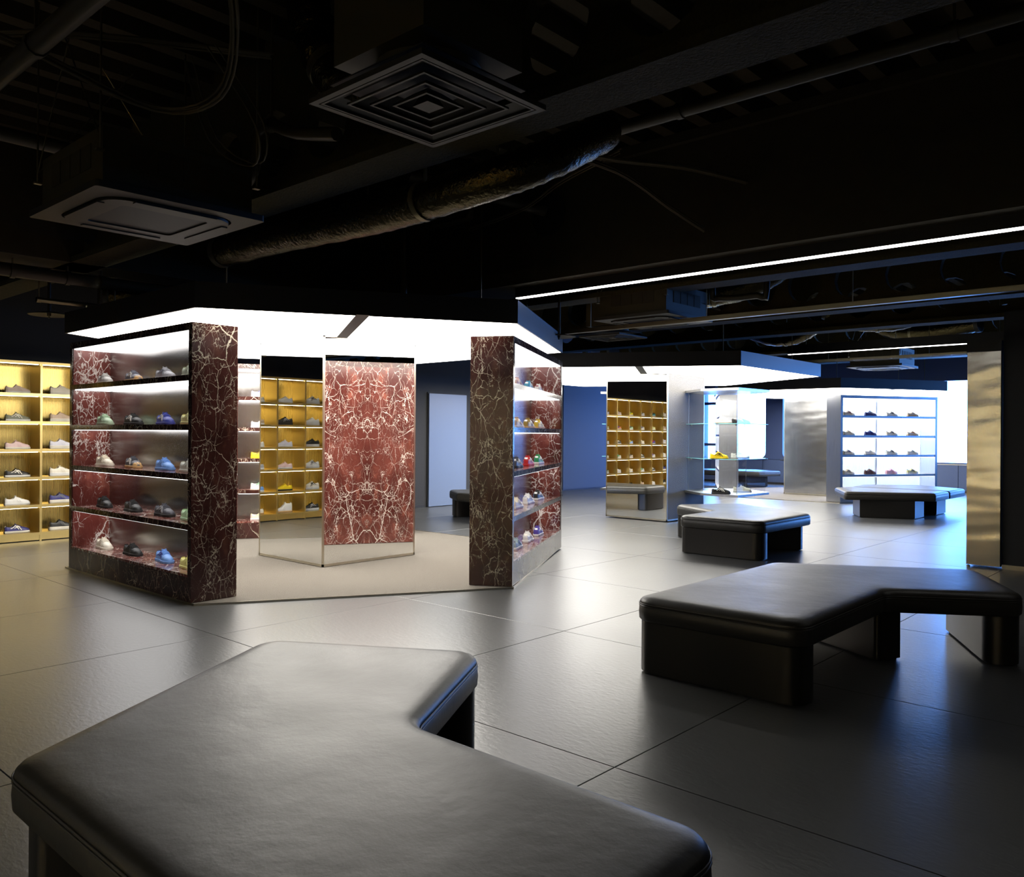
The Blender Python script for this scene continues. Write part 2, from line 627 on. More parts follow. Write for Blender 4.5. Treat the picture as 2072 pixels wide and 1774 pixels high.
# window wall (back): posts, sill wall, head; three openings with rounded corners
WZ0, WZ1 = 0.69, 2.75
wins = [(-12.32, -11.75), (-11.45, -10.33), (-9.89, -7.4), (-6.95, -5.02), (-4.6, -2.6), (-2.2, -0.2), (0.2, 2.2)]
wb = MB()
wb.box(AX0 - .3, AX1, BY1 + .02, BY1 + .3, 0, WZ0)
wb.box(AX0 - .3, AX1, BY1, BY1 + .3, WZ1, CZ)
edges = [AX0 - .3] + [v for w in wins for v in w] + [AX1]
for i in range(0, len(edges), 2):
    wb.box(edges[i], edges[i + 1], BY1, BY1 + .3, WZ0, WZ1)
wall_back = struct('wall_back', wb, M_wallblue)
k = AX0
while k < AX1:
    w = 0.98 if k < -7 else 1.1
    MB().box(k + .006, k + w - .006, BY1 - .012, BY1 + .03, 0.05, WZ0 - .01).build('panel', M_panelgrey, wall_back)
    k += w
struct('baseboard_back', MB().box(AX0, AX1, BY1 - .03, BY1, 0, 0.045), M_blackpaint)


def window(n, x0, x1, r, bars=()):
    root = tag(empty('window_%d' % n, ((x0 + x1) / 2, BY1, WZ0)), kind='structure')
    hw = (x1 - x0) / 2
    h = WZ1 - WZ0
    # frame: rectangle outside, rounded rectangle inside
    inner = rounded([(-hw + .03, .03), (hw - .03, .03), (hw - .03, h - .03), (-hw + .03, h - .03)], r, 8)
    mb = MB()
    cnt = len(inner)
    outer = []
    for x, y in inner:
        dx, dy = x, y - h / 2
        s = min(hw / abs(dx) if abs(dx) > 1e-6 else 1e9, (h / 2) / abs(dy) if abs(dy) > 1e-6 else 1e9)
        outer.append((dx * s, dy * s + h / 2))
    cor = [(-hw, 0), (hw, 0), (hw, h), (-hw, h)]
    for c_ in cor:      # snap the nearest outer vertex to the corner
        i = min(range(cnt), key=lambda i: (outer[i][0] - c_[0]) ** 2 + (outer[i][1] - c_[1]) ** 2)
        outer[i] = c_
    vs = []
    for yy in (0.0, 0.09):
        vs += [(x, yy, z) for x, z in outer] + [(x, yy, z) for x, z in inner]
    fs = []
    for i in range(cnt):
        j = (i + 1) % cnt
        fs += [(i, j, cnt + j, cnt + i), (2 * cnt + i, 3 * cnt + i, 3 * cnt + j, 2 * cnt + j), (cnt + i, cnt + j, 3 * cnt + j, 3 * cnt + i)]
    mb.add(vs, fs)
    mb.build('window_frame', M_wallblue, root)
    MB().box(-hw - .03, hw + .03, -.02, .1, -.03, 0).build('window_sill', M_trim, root)
    for z in bars:
        MB().box(-hw, hw, .0, .06, z - .04, z + .04).build('glazing_bar', M_wallblue, root)
    MB().box(-hw, hw, .1, .106, 0, h).build('glass_pane', M_glass, root)
    portal('window_daylight_%d' % n, ((x0 + x1) / 2, BY1 + .32, (WZ0 + WZ1) / 2), (R(-90), 0, 0), x1 - x0, h)


for i, (x0, x1) in enumerate(wins):
    window(i + 1, x0, x1, 0.03 if i in (0, 3) else 0.16, (0.39, 1.6) if i == 0 else ())

# left side: wall behind the brass shelving, wall with the door, deeper wall beyond
struct('wall_left', MB().box(-12.7, -11.52, BY0, 9.6, 0, CZ), M_wall)
struct('wall_left_middle', MB().box(-12.7, -11.34, 9.6, 14.25, 0, CZ), M_wall)
wl = struct('wall_left_far', MB().box(-12.7, -12.38, 14.25, BY1, 0, CZ), M_wallblue)
MB().box(-12.38, -12.35, 15.55, 17.55, 0.03, 2.6).build('panel', M_wallblue, wl)
struct('baseboard_left', MB().box(-11.34, -11.325, 9.6, 10.2, 0, 0.05).box(-11.34, -11.325, 11.3, 14.25, 0, 0.05), M_blackpaint)
dr = tag(empty('door_1', (-11.34, 10.28, 0)), kind='structure')
MB().box(0, 0.045, 0.0, 0.96, 0.012, 2.085).build('door_leaf', M_door, dr)
MB().box(0, 0.012, -0.02, 0.0, 0, 2.11).box(0, 0.012, 0.96, 0.98, 0, 2.11).box(0, 0.012, -0.02, 0.98, 2.09, 2.11).build('door_frame', M_blackpaint, dr)
struct('wall_right', MB().box(AX1, AX1 + .3, BY0, BY1 + .3, 0, CZ), M_wall)
struct('wall_front', MB().box(-12.7, AX1 + .3, BY0 - .3, BY0, 0, CZ), M_wall)

# free-standing partition on the right with the steel-clad end
pw = struct('wall_partition', MB().box(-1.955, AX1, 9.70, 10.0, 0.02, 2.64), M_wall)
struct('baseboard_partition', MB().box(-1.955, AX1, 9.675, 9.70, 0.0, 0.045), M_trim)
st = empty('steel_clad_post', (-2.28, 9.66, 0), 0, 'brushed steel clad post with wavy gold reflections at end of dark partition', 'post')
MB().box(0, 0.315, 0.03, 0.34, 0.02, 2.235).build('core', M_blackpaint, st)
n = 1
MB().box(0, 0.31, 0, 0.03, 0.02, 2.235).build('steel_sheet', M_warmsteel, st)
MB().box(-.003, 0.318, -0.02, 0.36, 2.235, 2.34).build('top_cap', M_blackpaint, st)
MB().lathe([(0, 0), (0.018, 0), (0.018, 0.012), (0, 0.02)], (0.02, -0.0, 0)).build('foot', M_trim, st)

# ------------------------------------------------------------------ ceiling structure
gi = struct('ceiling_girder', MB().box(-12.6, AX1, 6.0, 6.62, 2.80, CZ), M_conc)
struct('ceiling_girder_ledge', MB().box(-12.6, AX1, 5.94, 6.0, 3.74, 3.82), M_conc)
struct('ceiling_crossbeam', MB().box(-8.3, -7.85, BY0, 6.0, 2.85, CZ), M_conc)
struct('ceiling_girder_rear', MB().box(-12.6, AX1, 17.9, 18.4, 2.95, CZ), M_conc)


def castellated(y, x0, x1, zf=2.85, hole=0.215, pitch=0.585, label=''):
    root = tag(empty('castellated_beam', (0, y, 0)), label, kind='structure')
    f = MB().box(x0, x1, -0.15, 0.15, zf, zf + .05)
    f.build('bottom_flange', M_rock, root)
    z0, z1 = zf + .05, zf + .69
    MB().box(x0, x1, -.045, .045, z1, CZ).build('top_chord', M_rock, root)
    w = MB()
    x = x0
    zc = (z0 + z1) / 2
    while x + pitch <= x1 + .01:
        cx_, hw, hh = x + pitch / 2, pitch / 2, (z1 - z0) / 2
        angs = [2 * pi * k / 14 for k in range(14)] + [math.atan2(sy * hh, sx * hw) % (2 * pi) for sx in (1, -1) for sy in (1, -1)]
        angs = sorted(set(round(a, 5) for a in angs))
        m = len(angs)
        vs = []
        for yy in (-.045, .045):
            for a in angs:
                vs.append((cx_ + hole * cos(a), yy, zc + hole * sin(a)))
            for a in angs:
                s = min(hw / abs(cos(a)) if abs(cos(a)) > 1e-6 else 1e9, hh / abs(sin(a)) if abs(sin(a)) > 1e-6 else 1e9)
                vs.append((cx_ + s * cos(a), yy, (z0 + z1) / 2 + s * sin(a)))
        fs = []
        for i in range(m):
            j = (i + 1) % m
            fs += [(i, m + i, m + j, j), (2 * m + i, 2 * m + j, 3 * m + j, 3 * m + i), (i, j, 2 * m + j, 2 * m + i)]
        w.add(vs, fs)
        x += pitch
    w.build('web', M_rock, root)
    return root


castellated(3.0, -11.5, AX1 - .1, 2.85)
castellated(7.55, -11.5, AX1 - .1, 2.86)
castellated(10.1, -11.51, AX1 - .1, 2.85)
castellated(12.0, -11.5, AX1 - .1, 2.86)
castellated(15.2, -11.5, AX1 - .1, 2.90)


# ------------------------------------------------------------------ ceiling services
def smoothpath(pts, k=4):
    P = [Vector(p) for p in pts]
    out = []
    for i in range(len(P) - 1):
        p0, p1, p2, p3 = P[max(i - 1, 0)], P[i], P[i + 1], P[min(i + 2, len(P) - 1)]
        for j in range(k):
            t = j / k
            out.append(0.5 * ((2 * p1) + (p2 - p0) * t + (2 * p0 - 5 * p1 + 4 * p2 - p3) * t * t + (3 * p1 - p0 - 3 * p2 + p3) * t ** 3))
    out.append(P[-1])
    return out


def pipe(name, pts, r, label, cat, mat=M_pipe, clamps=(), n=10, group=None):
    root = empty(name, pts[0], 0, label, cat, group)
    o = Vector(pts[0])
    MB().tube([Vector(p) - o for p in pts], r, n).build('tube', mat, root, 50)
    for c_, ax in clamps:
        c_ = Vector(c_) - o
        d = Vector((1, 0, 0)) if ax == 'x' else Vector((0, 1, 0))
        MB().tube([c_ - d * .02, c_ + d * .02], r * 1.18, n).build('clamp', mat, root, 50)
        MB().box(c_.x - .006, c_.x + .006, c_.y - .006, c_.y + .006, c_.z, CZ - .1 - o.z).build('hanger', M_rod, root)
    return root


pipe('sprinkler_main', [(-11.3, 4.38, 3.30), (AX1 - .05, 4.38, 3.30)], 0.042, 'long thin painted pipe running below the ribs beside the deep concrete girder', 'pipe',
     clamps=[((x, 4.38, 3.30), 'x') for x in (-5.6, -4.1, -2.6, -1.1)])
pipe('conduit_pipe', [(-11.3, 1.27, 3.0), (AX1 - .05, 1.27, 3.0)], 0.045, 'thick painted pipe crossing the top left corner of the ceiling', 'pipe',
     clamps=[((x, 1.27, 3.0), 'x') for x in (-5.0, -3.9)])
pipe('drain_pipe', [(-6.3, -1.0, 3.35), (-6.3, 2.75, 3.35)], 0.05, 'grey pipe with couplings running past the air conditioner towards the girder', 'pipe',
     clamps=[((-6.3, y, 3.35), 'y') for y in (0.2, 1.7)])
pipe('service_pipe', smoothpath([(-8.06, 1.2, 2.76), (-8.06, 2.5, 2.74), (-8.06, 3.3, 2.74), (-8.06, 4.4, 2.74)], 2), 0.055, 'painted pipe with bands tight under the left cross beam', 'pipe',
     clamps=[((-8.06, y, 2.74), 'y') for y in (2.45, 2.9, 3.2)])
pipe('branch_pipe', [(-8.3, 2.72, 2.55), (-8.3, 3.35, 2.55), (-8.3, 4.1, 2.55), (-8.3, 4.1, 2.50)], 0.022, 'slim steel branch pipe below the left cross beam', 'pipe', M_rod,
     clamps=[((-8.3, 2.74, 2.55), 'y'), ((-8.3, 3.35, 2.55), 'y')])
pipe('bent_pipe', smoothpath([(-5.85, 5.3, 3.94), (-5.85, 5.3, 3.36), (-5.83, 5.3, 3.31), (-5.77, 5.3, 3.295), (-5.37, 5.3, 3.295), (-5.31, 5.3, 3.31), (-5.29, 5.3, 3.36), (-5.29, 5.3, 3.94)], 3), 0.035,
     'u shaped drop pipe hanging in front of the concrete girder', 'pipe')
pipe('crossing_pipe', [(-5.5, 4.75, 3.60), (-4.98, 5.97, 3.45)], 0.06, 'fat pipe passing into the round hole of the girder', 'pipe')
pipe('bent_pipe', smoothpath([(-4.45, 8.2, 3.94), (-4.45, 8.2, 2.95), (-4.4, 8.25, 2.85), (-4.0, 8.35, 2.85), (-3.92, 8.4, 2.9), (-3.92, 8.4, 3.94)], 3), 0.035,
     'u shaped drop pipe behind the line light near the far cassette', 'pipe')
pipe('insulated_pipe', smoothpath([(-5.0, 2.70, 2.80), (-4.78, 2.72, 2.86), (-4.61, 2.72, 2.95), (-4.57, 2.72, 3.12), (-4.52, 2.72, 3.19), (-4.40, 2.72, 3.19), (-4.14, 2.72, 3.08), (-3.75, 2.72, 2.98)], 3), 0.038, 'lagged pipe bending up and over beside the air conditioner', 'pipe', clamps=[((-4.40, 2.72, 3.19), 'x')])
pipe('riser_pipe', [(-6.55, 5.6, 2.53), (-6.55, 5.6, 3.95)], 0.03, 'vertical pipe rising from the marble island light ceiling', 'pipe')

tag(MB().lathe([(0, 0), (0.20, 0.0), (0.20, 0.006), (0, 0.006)], (0, 0, 0), 14).build('girder_opening_disc', M_blackpaint), 'black disc standing for the shade of a round opening in the girder', 'opening')  # flat black disc, no hole: the opening's darkness is put into colour
go = bpy.data.objects['girder_opening_disc']
go.location, go.rotation_euler = (-4.95, 5.985, 3.40), (R(90), 0, 0)


def duct(pts, r, label, k=12, amp=0.05, seed=1):
    rnd = random.Random(seed)
    P = smoothpath(pts, k)
    ph = [rnd.random() for _ in range(400)]
    root = empty('flexible_duct', pts[0], 0, label, 'duct')
    o = Vector(pts[0])
    cnt = [0]

    def rf(t):
        cnt[0] += 1
        return 1 + amp * (ph[cnt[0] % 400] - .5) * 2 * (1 if cnt[0] % 2 else -.6)
    MB().tube([p - o for p in P], r, 18, rf=rf).build('foil_sleeve', M_foil, root, 60)
    e = [p - o for p in P]
    MB().tube([e[0], e[0] + (e[1] - e[0]).normalized() * .06], r * 1.06, 18).build('collar', M_unit, root, 50)
    q = e[len(e) // 2]
    t_ = (e[len(e) // 2 + 1] - e[len(e) // 2 - 1]).normalized() * .02
    MB().tube([q - t_, q + t_], r * 1.05, 18).build('strap', M_rod, root, 50)
    MB().box(q.x - .008, q.x + .008, q.y - .008, q.y + .008, q.z + r * .9, CZ - .05 - o.z).build('hanger', M_rod, root)
    return root


duct([(-5.9, 3.22, 2.72), (-5.0, 3.24, 2.72), (-4.1, 3.26, 2.70), (-3.2, 3.26, 2.72), (-2.85, 3.5, 2.86), (-2.8, 3.9, 3.1)], 0.11, 'long crumpled foil duct running under the rough fireproofed beam', 14, 0.05, 3)
duct([(-3.36, 2.25, 3.80), (-3.34, 2.27, 3.36), (-3.27, 2.29, 3.15), (-3.14, 2.32, 2.97), (-2.88, 2.35, 2.86), (-2.62, 2.35, 2.84)], 0.115, 'fat foil duct bending down into the ceiling diffuser', 12, 0.06, 5)
duct([(-9.8, 3.95, 2.90), (-9.5, 4.3, 2.90), (-9.2, 4.7, 2.9), (-8.9, 5.2, 3.1)], 0.15, 'foil duct behind the left cross beam above the brass shelving', 10, 0.05, 8)
duct([(-4.9, 12.6, 3.3), (-4.5, 12.7, 3.1), (-3.9, 12.8, 3.08), (-3.4, 12.9, 3.3)], 0.17, 'foil duct above the second line light', 10, 0.06, 9)
duct([(-7.0, 14.2, 3.3), (-6.4, 14.0, 3.1), (-5.9, 13.9, 3.1), (-5.5, 13.8, 3.3)], 0.16, 'crumpled foil duct above the blue edged light ceiling', 10, 0.07, 11)
duct([(-3.2, 14.3, 3.1), (-3.9, 14.4, 3.05), (-4.5, 14.5, 3.1), (-4.9, 14.55, 3.3)], 0.13, 'far foil duct beside the distant cassette unit', 10, 0.06, 12)
duct([(-5.7, 8.3, 3.2), (-5.2, 8.7, 3.0), (-4.4, 9.0, 3.1), (-3.9, 9.1, 3.4)], 0.15, 'foil duct glimpsed behind the line light', 10, 0.06, 13)

# spray-insulated round ducts left of the girder
pipe('insulated_duct', [(-10.6, 1.6, 2.72), (-10.3, 2.7, 2.72)], 0.19, 'rough insulated duct at the far left above the brass shelving', 'duct', M_rock, n=14)


def sq(h, cx_=0, cy=0):
    return [(cx_ - h, cy - h), (cx_ + h, cy - h), (cx_ + h, cy + h), (cx_ - h, cy + h)]


def ring(mb, ro, ri, z0, z1):
    """frame between two ccw outlines of the same count"""
    n = len(ro)
    vs = [(x, y, z) for z in (z0, z1) for q in (ro, ri) for x, y in q]
    fs = []
    for i in range(n):
        j = (i + 1) % n
        fs += [(i, n + i, n + j, j), (2 * n + i, 2 * n + j, 3 * n + j, 3 * n + i), (i, j, 2 * n + j, 2 * n + i), (n + i, 3 * n + i, 3 * n + j, n + j)]
    mb.add(vs, fs)


def cassette(loc, label):
    root = empty('cassette_air_conditioner', loc, 0, label, 'air conditioner', 'ceiling cassette air conditioners')
    h = 0.475
    mb = MB()
    outer = rounded(sq(h), 0.02, 6)
    mid = rounded(sq(h * .80), 0.16, 6)
    ring(mb, outer, mid, 0.0, 0.035)
    mb.build('face_frame', M_unit, root, 40)
    mb = MB()
    ring(mb, rounded(sq(h * .76), 0.13, 6), rounded(sq(h * .52), 0.03, 6), -0.012, 0.02)
    mb.build('inner_frame', M_unit, root, 40)
    MB().prism(rounded(sq(h * .515), 0.03, 6), -0.004, 0.012).build('intake_grille', M_unitdark, root)
    for k_ in range(4):
        m = Matrix.Rotation(k_ * pi / 2, 4, 'Z')
        fb = MB()
        fb.box(-.23, .23, -.372, -.335, -.018, -.010, m)
        fb.build('flap', M_unit, root)
    MB().box(-.42, .42, -.42, .42, .035, .33).build('housing', M_housing, root)
    for k_ in range(4):
        m = Matrix.Rotation(k_ * pi / 2, 4, 'Z')
        fb = MB()
        for i in range(4):
            fb.box(-.28 + i * .14 + .006, -.28 + (i + 1) * .14 - .006, -.424, -.42, .14, .27, m)
        fb.build('knockout_panel', M_conc, root)
    for sx in (1, -1):
        for sy in (1, -1):
            MB().tube([(sx * .44, sy * .44, .20), (sx * .44, sy * .44, CZ - .1 - loc[2])], .006, 6).box(min(sx * .42, sx * .45), max(sx * .42, sx * .45), sy * .44 - .02, sy * .44 + .02, .19, .2).build('hanger_rod', M_rod, root)
    for a, b_ in (((-.44, -.44, .25), (.1, -.44, 1.0)), ((.44, -.44, .25), (-.1, -.44, 1.0)), ((-.44, .44, .25), (-.44, -.1, 1.0)), ((-.44, -.44, .25), (-.44, .1, 1.0))):
        MB().tube([a, b_], .004, 5).build('brace_rod', M_rod, root)
    return root


cassette((-4.80, 2.16, 2.58), 'square four way cassette air conditioner hanging at upper left')
cassette((-4.98, 7.85, 2.60), 'square cassette air conditioner hanging behind the long line light')
cassette((-5.05, 15.55, 2.58), 'small distant cassette air conditioner above the steel shelving')


def diffuser(loc, label, box=True):
    root = empty('square_air_diffuser', loc, 0, label, 'air vent', 'square cone ceiling diffusers')
    h = 0.315
    mb = MB()
    ring(mb, sq(h), sq(h - .025), 0.0, 0.02)
    mb.build('outer_frame', M_unit, root)
    for i, (a, dz) in enumerate(((.285, .0), (.215, .012), (.155, .02), (.095, .026))):
        c_ = MB()
        c_.frustum(sq(a), 0.006, sq(a - .060), 0.026 + dz, caps=False)
        ring(c_, sq(a), sq(a - .010), 0.0, 0.008)
        c_.build('louvre_cone', M_unit, root)
    MB().frustum(sq(.042), 0.0, sq(.02), .05).build('centre_cone', M_unit, root)
    MB().box(-.26, .26, -.26, .26, .07, .075).build('back_plate', M_unitdark, root)
    if box:
        MB().lathe([(.20, .075), (.20, .14)], n=20).build('neck', M_housing, root, 40)
        MB().box(-.25, .25, -.25, .25, .14, CZ - .15 - loc[2]).build('plenum_box', M_housing, root)
        MB().box(-.27, .27, -.27, -.245, .5, .53).box(-.27, .27, .245, .27, .5, .53).build('flange', M_unit, root)
    return root


diffuser((-2.335, 2.11, 2.58), 'large square cone air diffuser under tall box at top centre')
diffuser((-6.22, 8.85, 2.60), 'smaller square cone air diffuser beyond the far cassette')


def line_light(loc, length, label, z1=2.80):
    root = empty('line_light', loc, 0, label, 'light', 'suspended line lights')
    MB().box(0, length, -.035, .035, .008, .15).build('housing', M_blackpaint, root)
    MB().box(.003, length - .003, -.030, .030, 0, .008).build('diffuser_strip', M_line, root)
    x = .3
    while x < length:
        MB().tube([(x, 0, .15), (x, 0, CZ - .1 - loc[2] if z1 > 3 else z1 - loc[2])], .004, 5).build('hanger_rod', M_rod, root)
        x += 1.4
    return root


line_light((-5.52, 6.20, 2.70), 8.6, 'long bright line light hanging under the concrete girder')
line_light((-5.85, 13.38, 2.70), 6.4, 'short bright line light running behind the dark partition', 3.9)
line_light((-9.0, -2.2, 2.70), 12.0, 'unseen line light added behind the camera to light the bench sides', 3.9)  # added lamp out of view, set back to reach the bench sides
tk = empty('cable_track', (-6.4, 7.80, 2.55), 0, 'slim metal cable track hung behind the long line light', 'track')
MB().box(0, 5.6, -.03, -.024, 0, .04).box(0, 5.6, .024, .03, 0, .04).box(0, 5.6, -.03, .03, -.004, 0).build('channel', M_rod, tk)
for x in (0.6, 2.1, 3.6, 5.1):
    MB().tube([(x, 0, 0), (x, 0, 1.3)], .005, 5).build('hanger_rod', M_rod, tk)
t2 = empty('cable_track', (-6.0, 14.2, 2.62), 0, 'distant cable ladder hung above the steel shelving', 'track')
MB().box(0, 4.2, -.1, -.09, 0, .04).box(0, 4.2, .09, .1, 0, .04).build('side_rail', M_rod, t2)
mb = MB()
for i in range(14):
    mb.box(.3 * i, .3 * i + .02, -.09, .09, .01, .03)
mb.build('rung', M_rod, t2)
for x in (0.5, 2.1, 3.7):
    MB().tube([(x, 0, 0), (x, 0, 1.25)], .005, 5).build('hanger_rod', M_rod, t2)


def sprinkler(loc, label, ztop=CZ - .12):
    root = empty('sprinkler_shield', loc, 0, label, 'sprinkler', 'round sprinkler shields')
    MB().lathe([(0, 0.02), (0.10, 0.018), (0.185, 0.0), (0.19, 0.004), (0.10, 0.026), (0, 0.028)], n=24).build('disc', M_unit, root, 40)
    MB().lathe([(0, -.03), (.010, -.028), (.007, -.012), (.018, -.01), (.018, .02)], n=10).build('sprinkler_head', M_rod, root, 40)
    MB().tube([(0, 0, .02), (0, 0, ztop - loc[2])], .016, 8).build('drop_pipe', M_pipe, root, 50)
    return root


sprinkler((-5.95, 7.40, 2.46), 'round sprinkler shield on drop pipe right of the marble island')
sprinkler((-8.95, 3.05, 2.50), 'round sprinkler shield above the brass shelving at left')
sprinkler((-9.9, 3.9, 2.36), 'round sprinkler shield just under the left light ceiling corner')

# cable bundles slung below the ribs
def cable_run(pts, label, n=5, r=.007, seed=2):
    rnd = random.Random(seed)
    root = empty('cable_bundle', pts[0], 0, label, 'cables')
    o = Vector(pts[0])
    for i in range(n):
        d = Vector((rnd.uniform(-.02, .02), rnd.uniform(-.02, .02), rnd.uniform(-.02, .02)))
        MB().tube([p - o + d for p in smoothpath(pts, 5)], r, 6).build('cable', M_cable, root, 60)
    return root


cable_run([(-4.9, .9, 3.45), (-4.3, 1.3, 3.15), (-4.2, 1.9, 3.0), (-3.9, 2.1, 3.05), (-3.4, 1.9, 3.2), (-2.9, 1.5, 3.45)], 'sagging cable bundle between the air conditioner and foil duct', 6)
cable_run([(-4.6, 2.3, 3.5), (-4.4, 2.35, 3.0), (-4.2, 2.5, 2.85), (-4.0, 2.4, 3.0), (-4.15, 2.2, 3.4)], 'loose loops of cable above the air conditioner', 3, .005, 4)
cable_run([(-4.2, 4.9, 3.6), (-3.7, 5.2, 3.45), (-3.3, 5.6, 3.4), (-2.95, 5.95, 3.3)], 'tied cable bundle entering the girder at upper hole', 6, .008, 6)
cable_run([(-4.2, 4.9, 3.6), (-3.7, 5.3, 3.4), (-3.45, 5.7, 3.15), (-3.3, 5.97, 3.0)], 'tied cable bundle bending down into the girder', 4, .008, 7)
cable_run([(-5.6, 5.6, 3.3), (-5.0, 5.7, 3.42), (-4.4, 5.5, 3.5), (-3.6, 5.2, 3.5)], 'thin cable run clipped along the girder top', 3, .006, 8)
cable_run([(-6.4, .4, 3.5), (-5.6, 1.0, 3.42), (-4.8, 1.6, 3.46), (-4.2, 2.6, 3.5)], 'cables crossing under the ribs at upper left', 5, .008, 9)


# ------------------------------------------------------------------ light ceilings over the islands
def canopy(c, s, rot, z, name_label, bar_from, bar_to):
    root = empty('light_ceiling', (c[0], c[1], z), 0, name_label, 'light', 'hexagonal suspended light ceilings')
    o = hexagon((0, 0), s, rot)
    i1 = hexagon((0, 0), s - .02, rot)
    mb = MB()
    ring(mb, o, i1, -0.004, 0.20)
    mb.build('fascia', M_fascia, root)
    MB().prism(hexagon((0, 0), s - .025, rot), 0.185, 0.2).build('top_board', M_blackpaint, root)
    # three luminous panels meeting at the centre, a dark bar and two thin seams between them
    bf, bt = Vector(bar_from) - Vector(c), Vector(bar_to) - Vector(c)
    d = (bt - bf).normalized()
    k0 = min(range(6), key=lambda i: ((Vector(i1[i]) + Vector(i1[(i + 1) % 6])) / 2 - bf).length)
    mid = lambda i: tuple((Vector(i1[i % 6]) + Vector(i1[(i + 1) % 6])) / 2)
    for q in range(3):
        i = k0 + 2 * q
        MB().prism([(0, 0), mid(i), i1[(i + 1) % 6], i1[(i + 2) % 6], mid(i + 2)], 0.0, 0.01).build('light_panel', M_canopy, root)
        if q:
            m = Matrix.Rotation(math.atan2(mid(i)[1], mid(i)[0]), 4, 'Z')
            MB().box(0.05, Vector(mid(i)).length, -.007, .007, -.003, .0, m).build('seam_strip', M_blackpaint, root)
    e = bf
    ln = (bt - bf).length
    m = Matrix.Translation((e.x, e.y, 0)) @ Matrix.Rotation(math.atan2(d.y, d.x), 4, 'Z')
    MB().box(0.0, ln, -.055, .055, -.006, .0, m).build('dark_bar', M_blackpaint, root)
    for k_ in range(6):
        p = hexagon((0, 0), s - .45, rot)[k_]
        MB().tube([(p[0], p[1], .2), (p[0], p[1], CZ - .1 - z)], .006, 6).build('hanger_rod', M_rod, root)
    return root


M_fascia = simple('black_fascia', (0.010, 0.010, 0.011), 0.45)
H1, H2, H3 = (-7.46, 5.42), (-7.74, 12.01), (-7.57, 19.05)
canopy(H1, 2.64, 0, 2.32, 'hexagonal glowing light ceiling over the red marble island', (-5.48 + .04, 4.24 - .02), (-7.46, 5.42))
canopy(H2, 2.80, 30, 2.32, 'hexagonal glowing light ceiling over the glass shelf pillar', (-6.53 + .03, 9.92 - .05), (-7.74, 12.01))
canopy(H3, 2.70, 0, 2.32, 'distant hexagonal light ceiling over the steel shelving', (-5.58, 17.9), (-7.57, 19.05))


def island_floor(c, s, rot, label):
    root = empty('carpet_island', (c[0], c[1], 0), 0, label, 'carpet')
    MB().prism(hexagon((0, 0), s - .012, rot), 0.0, 0.012).build('carpet', M_carpet, root)
    mb = MB()
    ring(mb, hexagon((0, 0), s, rot), hexagon((0, 0), s - .010, rot), 0.0, 0.016)
    mb.build('edge_trim', M_trim, root)
    return root


island_floor((-7.44, 5.40), 2.61, 0, 'beige hexagonal carpet under the red marble island')
island_floor(H3, 2.66, 0, 'pale hexagonal carpet under the distant steel island')


# ------------------------------------------------------------------ pillars
def pillar(x0, x1, y0, y1, zt, mats, label):
    root = empty('square_pillar', ((x0 + x1) / 2, (y0 + y1) / 2, 0.0165), 0, label, 'pillar')
    hx, hy = (x1 - x0) / 2, (y1 - y0) / 2
    zt -= .0165
    MB().box(-hx + .02, hx - .02, -hy + .02, hy - .02, 0.0, zt).build('core', M_blackpaint, root)
    f = .014
    MB().box(-hx + f, hx - f, -hy, -hy + .012, .025, zt - .012).build(mats[0][0], mats[0][1], root)
    MB().box(hx - .012, hx, -hy + f, hy - f, .025, zt - .012).build(mats[1][0], mats[1][1], root)
    MB().box(-hx + f, hx - f, hy - .012, hy, .025, zt - .012).build(mats[2][0], mats[2][1], root)
    MB().box(-hx, -hx + .012, -hy + f, hy - f, .025, zt - .012).build(mats[3][0], mats[3][1], root)
    for sx in (-1, 1):
        for sy in (-1, 1):
            a, b_ = sorted((sx * hx, sx * (hx - f)))
            c_, d_ = sorted((sy * hy, sy * (hy - f)))
            MB().box(a - .002, b_ + .002, c_ - .002, d_ + .002, 0, zt).build('corner_trim', M_champ, root)
    mb = MB()
    ring(mb, [(-hx - .002, -hy - .002), (hx + .002, -hy - .002), (hx + .002, hy + .002), (-hx - .002, hy + .002)],
         [(-hx + .015, -hy + .015), (hx - .015, -hy + .015), (hx - .015, hy - .015), (-hx + .015, hy - .015)], 0.0, .025)
    mb.build('bottom_trim', M_champ, root)
    mb = MB()
    ring(mb, [(-hx - .002, -hy - .002), (hx + .002, -hy - .002), (hx + .002, hy + .002), (-hx - .002, hy + .002)],
         [(-hx + .015, -hy + .015), (hx - .015, -hy + .015), (hx - .015, hy - .015), (-hx + .015, hy - .015)], zt - .012, zt)
    mb.build('top_trim', M_champ, root)
    return root


mir = ('mirror_panel', M_mirror)
pillar(-8.08, -6.91, 4.875, 6.08, 2.318, [mir] * 4, 'mirrored square pillar at centre of the red marble island')
pl = ('plaster_panel', M_plaster)
pillar(-7.95, -6.80, 11.14, 12.28, 2.318, [mir, pl, pl, pl], 'square pillar with one mirror face and grey textured sides')
stp = ('steel_panel', M_steel)
pillar(-8.16, -7.02, 18.46, 19.62, 2.318, [stp] * 4, 'square pillar clad in brushed steel on the pale carpet')


